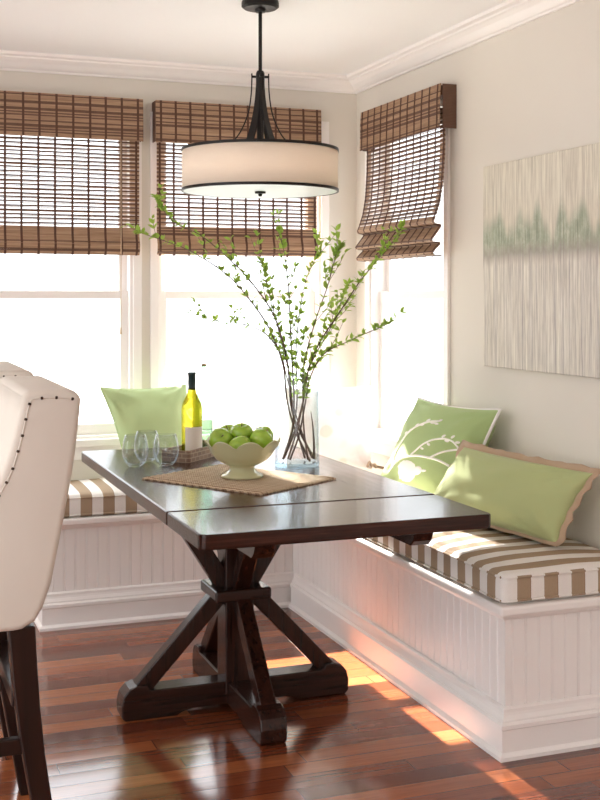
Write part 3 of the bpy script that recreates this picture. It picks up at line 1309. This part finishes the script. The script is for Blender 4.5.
# pedestal
bm = BM(); box(bm, -.05, .05, -.05, .05, .05, TZ - .043)
link('column', bm, M['table_z'], tb, bevel=.004)
bm = BM(); box(bm, -.098, .098, -.098, .098, .372, .412)
link('collar', bm, M['table_x'], tb, bevel=.009, segs=3)
bm = BM(); box(bm, -.20, .20, -.05, .05, TZ - .075, TZ - .0425); 
link('mounting_plate', bm, M['table_x'], tb, bevel=.004)
FL = .40
foot_prof = [(.0, .018), (.16, .018), (.20, .010), (.215, 0), (FL - .012, 0), (FL, .012), (FL + .002, .05), (FL - .006, .082), (FL - .025, .104), (FL - .05, .112), (FL - .085, .112), (FL - .092, .098), (FL - .10, .094), (.0, .094)]
for k in range(4):
    R = Matrix.Rotation(k * PI / 2, 4, 'Z')
    mt = M['table_x'] if k % 2 == 0 else M['table_y']
    bm = BM()
    prism(bm, foot_prof, 'Y', -.044, .044)
    for v in bm.verts:
        v.co = R @ v.co
    link('foot', bm, mt, tb, bevel=.005)
    bm = BM(); bar(bm, (.055, 0, .385), (.335, 0, .088), .052, .055, (0, 1, 0))
    for v in bm.verts:
        v.co = R @ v.co
    link('lower_brace', bm, M['table_z'], tb, bevel=.004)
    bm = BM(); bar(bm, (.035, 0, .40), (.235 if k % 2 == 0 else .26, 0, TZ - .048), .052, .058, (0, 1, 0))
    for v in bm.verts:
        v.co = R @ v.co
    link('upper_brace', bm, M['table_z'], tb, bevel=.004)

# ------------------------------------------------------------------ placemat, bowl, apples
ZT = TZ + .0006
mat_c = Vector((1.205, 3.815, ZT))
ang = math.atan2(-.463, .29)
bm = BM()
hx, hy = .264, .203
nx, ny = 56, 30
for sgn, zz in ((1, .007), (-1, 0)):
    g = []
    for i in range(nx + 1):
        row = []
        for j in range(ny + 1):
            x = -hx + 2 * hx * i / nx
            y = -hy + 2 * hy * j / ny
            ex = .004 * math.sin(j * 2.1) if i in (0, nx) else 0
            ey = .003 * math.sin(i * 1.7) if j in (0, ny) else 0
            z = zz + (.0022 * abs(math.sin(j * PI / 2)) if sgn == 1 else 0) + (.0015 * noise.noise(Vector((x * 14, y * 14, 0))) if sgn == 1 else 0)
            if i in (0, nx) or j in (0, ny):
                z = .004 if sgn == 1 else .0
            row.append(bm.verts.new((x + (ex if i else -ex), y + ey, z)))
        g.append(row)
    for i in range(nx):
        for j in range(ny):
            q = (g[i][j], g[i + 1][j], g[i + 1][j + 1], g[i][j + 1])
            bm.faces.new(q if sgn == 1 else q[::-1])
    if sgn == 1:
        top = g
    else:
        ring = lambda G: [G[i][0] for i in range(nx)] + [G[nx][j] for j in range(ny)] + [G[i][ny] for i in range(nx, 0, -1)] + [G[0][j] for j in range(ny, 0, -1)]
        A, B = ring(top), ring(g)
        for k in range(len(A)):
            bm.faces.new((A[k], B[k], B[(k + 1) % len(A)], A[(k + 1) % len(A)]))
pm = link('placemat', bm, M['jute'], None, mat_c, smooth=False)
pm.rotation_euler = (0, 0, ang)
tag(pm, 'woven tan jute placemat set diagonally under the fruit bowl', 'placemat')

BC = Vector((1.214, 3.806, ZT + .0098))


def scal(r, z, th):
    k = max(0, (z - .045) / .077)
    w = abs(math.cos(th * 4 + .4)) ** .8
    return r * (1 + .07 * k * k * (w - .5)), z + .026 * k ** 3 * (w - .6)


prof = [(.0, .012), (.04, .008), (.066, .0), (.072, .001), (.071, .008), (.058, .014), (.046, .024), (.042, .033), (.046, .040), (.064, .047), (.090, .063), (.107, .084), (.117, .104), (.127, .119), (.129, .122), (.1265, .1235),
        (.114, .106), (.103, .086), (.086, .067), (.06, .051), (.03, .046), (.0, .045)]
bm = BM(); lathe(bm, prof, 80, (0, 0, 0), mod=scal)
bmesh.ops.remove_doubles(bm, verts=bm.verts, dist=1e-5)
bo = tag(link('fruit_bowl', bm, M['glaze'], None, BC, smooth=True), 'pale sage footed bowl with scalloped rim, full of apples', 'bowl')

AP = []
RV, FV = Vector((CS, -SN, 0)), Vector((SN, CS, 0))
ap_prof = []
for k in range(19):
    a = PI * k / 18
    r = .0405 * math.sin(a) * (1 + .08 * math.cos(a))
    z = .0385 * math.cos(a)
    z -= .013 * math.exp(-(r / .011) ** 2) * (1 if z > 0 else -.6)
    ap_prof.append((max(r, 0 if k in (0, 18) else .0005), z))
first = None
for lat, dep, z, rx, ry, rz, lab in (
        (-.074, -.018, .899, 1.0, .35, .2, 'green apple at left of bowl, stem hollow turned to the viewer'),
        (-.003, .020, .914, .15, -.2, .5, 'green apple topmost in the middle of the bowl'),
        (.066, -.020, .899, .55, .3, 1.2, 'green apple front right in bowl, blossom end tipped forward'),
        (.068, .052, .900, -.4, .3, 2.2, 'green apple half hidden at the far right of the bowl'),
        (-.050, .062, .904, -.3, .2, 3.0, 'green apple peeking up at back left of bowl'),
        (-.004, -.056, .880, .4, -.1, 4.0, 'green apple lowest at front, mostly below the bowl rim')):
    p = Vector((BC.x, BC.y, 0)) + RV * lat + FV * dep
    p.z = z
    if first is None:
        bm = BM(); lathe(bm, ap_prof, 28)
        a = link('apple', bm, M['apple'], None, p, smooth=True)
        bm = BM(); tube(bm, [(0, 0, .018), (.001, 0, .030), (.004, .001, .042)], [.0012, .0012, .0018], 6)
        st = link('stem', bm, M['stem'], a, smooth=True)
        first = (a, st)
    else:
        a = first[0].copy(); COL.objects.link(a)
        st = first[1].copy(); st.parent = a; COL.objects.link(st)
        a.location = p
    # tilt relative to the viewing direction
    a.rotation_euler = (rx, ry, rz if rx < .9 else -YAW)
    tag(a, lab, 'apple', 'green apples in the bowl')

# ------------------------------------------------------------------ tray, bottles, glasses
tdir = Vector((.69, .724, 0)).normalized()
tperp = Vector((-tdir.y, tdir.x, 0))
near = Vector((1.150, 4.262, ZT))
TW, TL2, THT = .125, .34, .044
tc = near + tdir * TL2 / 2 + tperp * TW / 2
tra = math.atan2(tdir.y, tdir.x)
bm = BM()
hx, hy = TL2 / 2, TW / 2
O = rounded_rect(-hx, hx, -hy, hy, (.012,) * 4)
I = rounded_rect(-hx + .01, hx - .01, -hy + .01, hy - .01, (.006,) * 4)
lv = [[bm.verts.new((*p, z)) for p in q] for q, z in ((O, 0), (O, THT), (I, THT), (I, .01))]
for A, B in zip(lv, lv[1:]):
    for k in range(len(A)):
        bm.faces.new((A[k], A[(k + 1) % len(A)], B[(k + 1) % len(A)], B[k]))
bm.faces.new(lv[0][::-1]); bm.faces.new(lv[3])
tr = link('serving_tray', bm, M['tray'], None, tc)
tr.rotation_euler = (0, 0, tra)
tag(tr, 'low brown patterned tray holding the wine bottle on table', 'tray')
ZTR = ZT + .0106

wb = thing('wine_bottle', 'white wine bottle with dark capsule and blank cream label on tray', 'bottle', (1.197, 4.400, ZTR))
bp = [(0, .004), (.03, .0), (.038, .003), (.040, .012), (.040, .178), (.039, .190), (.034, .208), (.026, .224), (.0185, .240), (.0155, .255), (.0145, .270), (.0142, .316), (.0, .316)]
bm = BM(); lathe(bm, bp, 40)
link('body', bm, M['bottle'], wb, smooth=True)
bm = BM(); lathe(bm, [(.0151, .255), (.0151, .312), (.0165, .313), (.0165, .322), (.014, .324), (0, .324)], 28)
link('capsule', bm, M['cork'], wb, smooth=True)
bm = BM()
a_c = math.atan2(-FV.y, -FV.x) + .55
rows = []
for k in range(21):
    a = a_c - 1.15 + 2.3 * k / 20
    rows.append([bm.verts.new((r * math.cos(a), r * math.sin(a), z)) for r, z in ((.0406, .022), (.0406, .112), (.0402, .112), (.0402, .022))])
for A, B in zip(rows, rows[1:]):
    for k in range(4):
        bm.faces.new((A[k], A[(k + 1) % 4], B[(k + 1) % 4], B[k]))
bm.faces.new(rows[0][::-1]); bm.faces.new(rows[-1])
link('paper_label', bm, M['label'], wb, smooth=False)

cb = thing('glass_bottle', 'clear pale green glass bottle standing behind the wine bottle', 'bottle', (1.268, 4.480, ZTR))
cp = [(0, .004), (.028, .0), (.034, .004), (.035, .015), (.035, .20), (.033, .216), (.024, .236), (.015, .255), (.012, .275), (.012, .335), (.015, .337), (.015, .345), (.010, .345), (.0095, .275), (.013, .252), (.022, .233), (.031, .214), (.033, .2), (.033, .014), (0, .012)]
bm = BM(); lathe(bm, cp, 36)
link('body', bm, M['clear_bottle'], cb, smooth=True)
bm = BM(); lathe(bm, [(0, .34), (.009, .34), (.010, .348), (.008, .352), (0, .353)], 16)
link('stopper', bm, M['cordm'], cb, smooth=True)

gp = [(0, .002), (.018, .0), (.024, .003), (.038, .018), (.0475, .042), (.049, .062), (.0455, .09), (.038, .118), (.0365, .1185), (.0437, .09), (.0468, .062), (.0453, .043), (.036, .021), (.022, .009), (0, .008)]
g0 = None
for (x, y, sc, lab) in ((.936, 4.235, 1.0, 'clear stemless wine glass nearest the left table edge'),
                        (1.048, 4.215, 1.0, 'clear stemless wine glass nearest the patterned tray'),
                        (1.005, 4.345, 1.0, 'clear stemless wine glass standing behind the two others')):
    if g0 is None:
        bm = BM(); lathe(bm, gp, 40)
        g = g0 = link('stemless_glass', bm, M['tumbler'], None, (x, y, ZT), smooth=True)
    else:
        g = g0.copy(); COL.objects.link(g); g.location = (x, y, ZT)
    tag(g, lab, 'drinking glass', 'stemless wine glasses on the table')

# ------------------------------------------------------------------ vase + branches
VC = Vector((1.505, 4.049, ZT))
vr, vh = .0835, .345
vz = thing('glass_vase', 'tall clear cylinder vase of budding branches on table', 'vase', VC)
bm = BM(); lathe(bm, [(vr - .004, .016), (vr - .004, vh), (vr, vh), (vr, .0145)], 56, closed=True)
link('cylinder_wall', bm, M['vase'], vz, smooth=False)
bm = BM(); lathe(bm, [(0, 0), (vr - .004, 0), (vr, .004), (vr, .014), (vr - .0045, .0165), (0, .0165)], 56)
link('thick_base', bm, M['vase_base'], vz, smooth=False)

VD = VC.x * SN + VC.y * CS


def leaf(bm, p, d, up, L):
    d = d.normalized()
    s = d.cross(up)
    if s.length < 1e-4:
        s = d.orthogonal()
    s.normalize()
    n = s.cross(d).normalized()
    w = L * .26
    tip = p + d * L - n * L * .12
    m1, m2 = p + d * L * .35, p + d * L * .7
    a = bm.verts.new(p)
    b = bm.verts.new(m1 + s * w + n * L * .08)
    c = bm.verts.new(m2 + s * w * .75 + n * L * .05)
    e = bm.verts.new(tip)
    f = bm.verts.new(m2 - s * w * .75 + n * L * .05)
    g = bm.verts.new(m1 - s * w + n * L * .08)
    k1, k2 = bm.verts.new(m1), bm.verts.new(m2)
    for q in ((a, b, k1), (b, c, k2, k1), (c, e, k2), (e, f, k2), (f, g, k1, k2), (g, a, k1)):
        bm.faces.new(q)


def branch(label, px, dz, seed, dens=1.0, start=.32, thick=.0034, twigs=6, lsize=.031):
    rnd = random.Random(seed)
    n = len(px)
    pts = []
    for i, (u, v) in enumerate(px):
        k = i / (n - 1)
        inside = dz[0] + (dz[1] - dz[0]) * max(0, 378 - v) / (378 - min(q[1] for q in px) + 1e-6) if v < 378 else dz[0]
        p = at(u, v, VD + inside)
        pts.append(p)
    pts[0].z = max(pts[0].z, ZT + .022)
    path = smooth_path(pts, 8)
    root_p = path[0].copy()
    path = [p - root_p for p in path]
    N = len(path)
    root = thing('budding_branch', label, 'branch', root_p, 0, 'budding branches in the vase')
    bm, bl = BM(), BM()
    thick *= 1.25
    rad = [thick * (1 - .78 * (i / (N - 1)) ** .9) for i in range(N)]
    tube(bm, path, rad, 7)
    def cluster(p, d, k, L):
        for _ in range(k):
            dd = (d + Vector((rnd.uniform(-1, 1), rnd.uniform(-1, 1), rnd.uniform(-.5, 1))) * .95)
            leaf(bl, p, dd, Vector((rnd.uniform(-.6, .6), rnd.uniform(-.6, .6), 1)), L * rnd.uniform(.6, 1.15))
    i0 = int(N * start)
    step = 2
    for i in range(i0, N, step):
        if rnd.random() < 1.0 * dens:
            d = (path[min(i + 1, N - 1)] - path[i - 1])
            d = d.normalized()
            cluster(path[i], d * .6, rnd.choice((3, 3, 4, 5)), lsize)
    cluster(path[-1], (path[-1] - path[-2]).normalized(), 4, lsize)
    for t in range(twigs):
        i = rnd.randint(i0, N - 3)
        d = (path[i + 1] - path[i - 1]).normalized()
        sd = Vector((rnd.uniform(-1, 1), rnd.uniform(-1, 1), rnd.uniform(0, .9)))
        dd = (d * .8 + sd * .8).normalized()
        L = rnd.uniform(.05, .13)
        tw = [path[i] + dd * L * q / 4 + Vector((0, 0, .012)) * (q / 4) ** 2 for q in range(5)]
        tube(bm, tw, [rad[i] * .55, rad[i] * .5, .0009, .0008, .0006], 5)
        for q in (2, 3, 4):
            cluster(tw[q], dd * .7, rnd.choice((2, 3)), lsize * .95)
    link('twig', bm, M['bark'], root, smooth=True)
    link('leaves', bl, M['leafm'], root)
    return root


branch('budding branch curving far left towards the left window shade', [(310, 462), (296, 432), (287, 400), (283, 365), (270, 330), (250, 300), (226, 274), (192, 252), (165, 241), (150, 236), (141, 233)], (-.035, .05), 21, .75)
branch('budding branch arching upper left in front of the middle shade', [(314, 458), (300, 432), (291, 405), (287, 360), (274, 316), (252, 283), (228, 258), (200, 235), (177, 224), (163, 210), (157, 199)], (.035, -.12), 22, .8)
branch('budding branch rising straight up to just below pendant', [(283, 460), (292, 430), (294, 400), (292, 362), (290, 320), (288, 282), (284, 252), (279, 232)], (.015, .06), 23, 1.1, .3, .0036, 8)
branch('thin budding branch, inner right of the upright ones', [(286, 455), (293, 428), (297, 400), (296, 350), (300, 310), (306, 280), (314, 262), (320, 252)], (.05, .17), 24, 1.0, .3, .003, 7)
branch('budding branch reaching far upper right to the corner shade', [(284, 458), (296, 428), (304, 398), (309, 368), (320, 342), (341, 310), (361, 280), (379, 258), (391, 244), (402, 227)], (-.015, .02), 25, .95, .3, .0036, 8)
branch('low budding branch bending out sideways to the right', [(290, 462), (299, 435), (305, 405), (310, 378), (324, 354), (349, 341), (371, 331), (388, 324)], (.0, -.07), 26, .85, .35, .003, 6)
branch('budding branch leaning up right beside the wall corner', [(308, 460), (304, 430), (303, 400), (304, 365), (315, 322), (328, 285), (335, 258), (340, 246)], (-.05, -.13), 27, 1.0, .3, .003, 8)
branch('short budding branch spraying low to the left of vase', [(312, 458), (301, 430), (294, 408), (287, 378), (280, 352), (266, 334), (246, 325), (222, 322), (205, 318)], (-.03, .14), 28, .6, .45, .0028, 6, .026)
branch('budding branch leaning slightly left of the tallest upright one', [(305, 460), (297, 430), (292, 402), (289, 372), (281, 340), (272, 305), (266, 280), (262, 262)], (.045, -.03), 30, 1.0, .3, .003, 8)
branch('thin budding branch filling the right side between longer ones', [(288, 459), (297, 430), (303, 402), (307, 374), (318, 350), (332, 325), (341, 302), (349, 284)], (-.045, .10), 31, 1.0, .3, .003, 8)
branch('cut twig standing inside the right of vase', [(314, 461), (314, 445), (313, 428), (311, 412)], (.03, .03), 29, .0, .9, .005, 0, .004)

# ------------------------------------------------------------------ pendant
PC = Vector((1.358, 4.040, ZC))
pd = thing('pendant_light', 'dark metal pendant with a wide cream drum shade over table', 'pendant light', PC)


def zz(z):
    return z - ZC


bm = BM(); lathe(bm, [(0, 0), (.066, 0), (.069, -.008), (.069, -.022), (.06, -.029), (.02, -.032), (.018, -.042), (0, -.042)], 40)
link('ceiling_canopy', bm, M['black_metal'], pd, smooth=False, bevel=.0)
bm = BM(); tube(bm, [(0, 0, -.03), (0, 0, zz(2.20))], .0068, 16)
link('down_rod', bm, M['black_metal'], pd, smooth=False)
bm = BM(); lathe(bm, [(0, zz(2.218)), (.012, zz(2.218)), (.016, zz(2.208)), (.016, zz(2.17)), (.013, zz(2.10)), (.013, zz(1.93)), (0, zz(1.93))], 24)
hub = link('hub', bm, M['black_metal'], pd, smooth=False)
bm = BM()
for k in range(2):
    a = k * PI / 2 - YAW + .12
    bar(bm, (-.033 * math.cos(a), -.033 * math.sin(a), zz(2.196)), (.033 * math.cos(a), .033 * math.sin(a), zz(2.196)), .008, .008, (0, 0, 1))
link('cross_bar', bm, M['black_metal'], hub)
RS, ZS0, ZS1 = .286, zz(1.779), zz(1.925)
for k in range(4):
    a = k * PI / 2 - YAW + .12 + PI / 4
    ca, sa = math.cos(a), math.sin(a)
    # flared flat strap
    bm = BM()
    rows = []
    for q in range(13):
        t = q / 12
        r = .010 + .062 * t ** 2.4
        z = zz(2.20) + (zz(1.928) - zz(2.20)) * t
        w = .008 + .010 * t
        rows.append([bm.verts.new((ca * (r + e) - sa * w * s, sa * (r + e) + ca * w * s, z)) for s, e in ((-1, -.002), (1, -.002), (1, .003), (-1, .003))])
    for A, B in zip(rows, rows[1:]):
        for j in range(4):
            bm.faces.new((A[j], A[(j + 1) % 4], B[(j + 1) % 4], B[j]))
    bm.faces.new(rows[0][::-1]); bm.faces.new(rows[-1])
    link('flared_strap', bm, M['black_metal'], pd)
    a -= PI / 4
    ca, sa = math.cos(a), math.sin(a)
    bm = BM()
    pts = [(.031, 2.208), (.031, 2.18), (.034, 2.125), (.045, 2.06), (.072, 1.995), (.108, 1.95), (.148, 1.926)]
    tube(bm, smooth_path([(ca * r, sa * r, zz(z)) for r, z in pts], 5), .0026, 7)
    link('curved_rod', bm, M['black_metal'], pd, smooth=True)
    bm = BM()
    bar(bm, (ca * .02, sa * .02, zz(1.923)), (ca * (RS - .002), sa * (RS - .002), zz(1.923)), .008, .006, (-sa, ca, 0))
    link('spider_arm', bm, M['black_metal'], pd)
bm = BM(); lathe(bm, [(RS - .0025, ZS0), (RS - .0025, ZS1), (RS, ZS1), (RS, ZS0)], 96, closed=True)
link('drum_shade', bm, M['drum'], pd, smooth=True)
for z in (ZS0, ZS1):
    bm = BM(); lathe(bm, [(RS - .004, z - .005), (RS - .004, z + .005), (RS + .0025, z + .005), (RS + .0025, z - .005)], 96, closed=True)
    link('shade_ring', bm, M['black_metal'], pd)
bm = BM(); lathe(bm, [(0, ZS0 - .004), (RS - .006, ZS0 - .004), (RS - .004, ZS0 - .001), (RS - .006, ZS0 + .002), (0, ZS0 + .002)], 96)
dif = link('diffuser', bm, M['diffuser'], pd)
bm = BM(); lathe(bm, [(0, ZS0 - .022), (.006, ZS0 - .021), (.008, ZS0 - .013), (.020, ZS0 - .011), (.020, ZS0 - .004), (0, ZS0 - .004)], 20)
link('finial', bm, M['black_metal'], dif)
for k in range(2):
    a = k * PI + 1.2
    bm = BM(); lathe(bm, [(0, .03), (.014, .026), (.026, .0), (.028, -.016), (.02, -.036), (0, -.044)], 18, (.1 * math.cos(a), .1 * math.sin(a), (ZS0 + ZS1) / 2))
    t = NT('bulb_glow_%d' % k)
    t.b.inputs['Emission Color'].default_value = (1, .92, .82, 1)
    t.b.inputs['Emission Strength'].default_value = 14.0
    link('bulb', bm, t.m, pd, smooth=True)

# ------------------------------------------------------------------ stools
def make_stool(label, y0):
    """upholstered counter stool facing -X; local origin at the rear near corner on the floor"""
    W = .55
    root = thing('counter_stool', label, 'stool', (.49, y0, 0), 0, 'upholstered counter stools')
    # side outline in (x, z), x measured from the rear top corner, forwards is negative
    side = [(-.134, 1.165), (-.03, 1.165), (-.008, 1.158), (.0, 1.140), (-.003, 1.105), (-.011, 1.03), (-.021, .96), (-.035, .885), (-.051, .80), (-.071, .70), (-.090, .645), (-.110, .612), (-.14, .596), (-.16, .594),
            (-.52, .594), (-.545, .61), (-.552, .66), (-.545, .70), (-.41, .735), (-.345, .78), (-.285, .83), (-.237, .885), (-.205, .94), (-.181, .995), (-.162, 1.06), (-.150, 1.11), (-.143, 1.15)]
    bm = BM(); prism(bm, side, 'Y', 0, W)
    up = link('upholstery', bm, M['linen'], root, smooth=False, bevel=.026, segs=5)
    for p in up.data.polygons:
        p.use_smooth = True
    # seam welt + nailheads on both sides
    line = [(-.022, 1.142), (-.055, 1.146), (-.085, 1.146), (-.112, 1.145), (-.122, 1.137), (-.131, 1.103), (-.139, 1.064), (-.148, 1.03), (-.166, .972), (-.190, .927), (-.222, .875), (-.27, .82), (-.33, .765), (-.40, .715)]
    sm = smooth_path([(x, 0, z) for x, z in line], 6)
    for yy in (.0004, W - .0004):
        bm = BM()
        tube(bm, [(p.x, yy, p.z) for p in sm], .0022, 6)
        link('welt', bm, M['linen'], root, smooth=True)
    heads = {}
    for yy, sg in ((0, -1), (W, 1)):
        acc, last = 1, sm[0]
        for p in sm:
            acc += (p - last).length
            last = p
            if acc >= .034:
                acc = 0
                if sg not in heads:
                    bm = BM()
                    ring0 = [bm.verts.new((.0042 * math.cos(q * PI / 4), 0, .0042 * math.sin(q * PI / 4))) for q in range(8)]
                    ring1 = [bm.verts.new((.0028 * math.cos(q * PI / 4), sg * .0028, .0028 * math.sin(q * PI / 4))) for q in range(8)]
                    top = bm.verts.new((0, sg * .0036, 0))
                    for q in range(8):
                        bm.faces.new((ring0[q], ring0[(q + 1) % 8], ring1[(q + 1) % 8], ring1[q]))
                        bm.faces.new((ring1[q], ring1[(q + 1) % 8], top))
                    bm.faces.new(ring0)
                    h = heads[sg] = link('nailhead', bm, M['nail'], root)
                else:
                    h = heads[sg].copy()
                    COL.objects.link(h)
                h.location = (p.x, yy, p.z)
    # legs
    for yy in (.012, W - .067):
        bm = BM()
        prof = [(-.172, .60), (-.108, .60), (-.103, .50), (-.096, .40), (-.085, .29), (-.069, .18), (-.052, .08), (-.04, 0.0), (-.085, 0.0), (-.103, .10), (-.125, .22), (-.145, .34), (-.160, .46)]
        prism(bm, prof, 'Y', yy, yy + .055)
        link('leg', bm, M['stool_wood'], root, bevel=.004)
        bm = BM()
        bar(bm, (-.500, yy + .027, .60), (-.515, yy + .027, 0), .05, .05, (0, 1, 0))
        for v in bm.verts:
            if v.co.z < .01:
                v.co.x = -.515 + (v.co.x + .515) * .75
                v.co.z = 0
        link('leg', bm, M['stool_wood'], root, bevel=.004)
        bm = BM()
        box(bm, -.50, -.115, yy + .014, yy + .040, .292, .330)
        link('side_stretcher', bm, M['stool_wood'], root, bevel=.003)
    bm = BM(); box(bm, -.160, -.115, .05, W - .05, .40, .44)
    link('rear_stretcher', bm, M['stool_wood'], root, bevel=.003)
    bm = BM(); box(bm, -.525, -.487, .05, W - .05, .20, .245)
    link('foot_rail', bm, M['stool_wood'], root, bevel=.003)
    return root


make_stool('cream linen counter stool with nailhead trim, nearest at left frame edge', 2.81)
make_stool('cream linen counter stool with nailhead trim, mostly hidden behind the nearer one', 3.62)

# ------------------------------------------------------------------ unseen tree, added to keep sun off the left window
tx, ty = .36, 10.6
rnd = random.Random(5)
tre = thing('added_shade_tree', 'unseen leafy tree added outside beyond the left window to shade it', 'tree', (tx, ty, -.4))
bm = BM()
tube(bm, smooth_path([(0, 0, 0), (.05, .02, 1.2), (.02, 0, 2.6), (.15, -.05, 4.0), (.3, 0, 5.6)], 5), [.19 - .007 * k for k in range(21)], 12)
for k in range(9):
    a = k * 2.4
    z0 = 3.2 + .22 * k
    tube(bm, [(.12, 0, z0), (.12 + .5 * math.cos(a), .5 * math.sin(a), z0 + .45), (.2 + 1.0 * math.cos(a), 1.0 * math.sin(a), z0 + .8)], [.06, .04, .015], 7)
link('trunk', bm, M['bark'], tre, smooth=True)
bm = BM()
for k in range(6500):
    a, q = rnd.uniform(0, 2 * PI), rnd.random() ** .4
    h = rnd.uniform(-1, 1)
    rr = (1 - h * h) ** .5
    c = Vector((.35 + .60 * q * rr * math.cos(a), .9 * q * rr * math.sin(a), 5.7 + 1.3 * q * h))
    leaf(bm, c, Vector((rnd.uniform(-1, 1), rnd.uniform(-1, 1), rnd.uniform(-1, .4))), Vector((rnd.uniform(-1, 1), rnd.uniform(-1, 1), 1)), rnd.uniform(.10, .19))
link('crown', bm, M['leafm'], tre)
bm = BM(); box(bm, -12, 14, YW + TH + .02, 30, -.5, -.4)
gr = struct(link('ground_outside', bm, plain('grey_paving', (98, 98, 94), .9, .05, 2)))

# ------------------------------------------------------------------ light
SKY_LOW, SKY_HIGH = 1.7, 6.0
w = bpy.data.worlds.new('daylight')
S.world = w
w.use_nodes = True
nt = w.node_tree
bg = nt.nodes['Background']
# bright overcast-style sky: paler and dimmer at the horizon, brighter overhead
tc = nt.nodes.new('ShaderNodeTexCoord')
sx = nt.nodes.new('ShaderNodeSeparateXYZ')
nt.links.new(tc.outputs['Generated'], sx.inputs[0])
mr = nt.nodes.new('ShaderNodeMapRange')
nt.links.new(sx.outputs[2], mr.inputs[0])
mr.inputs[1].default_value, mr.inputs[2].default_value = .10, .75
mr.inputs[3].default_value, mr.inputs[4].default_value = SKY_LOW, SKY_HIGH
nt.links.new(mr.outputs[0], bg.inputs[1])
bg.inputs[0].default_value = (.95, .98, 1, 1)
sd = bpy.data.lights.new('sun', 'SUN')
sd.energy = 38
sd.angle = math.radians(.8)
sd.color = (1, .95, .88)
so = bpy.data.objects.new('sun', sd)
COL.objects.link(so)
so.rotation_euler = Vector((-.012, -1, -.77)).to_track_quat('-Z', 'Y').to_euler()
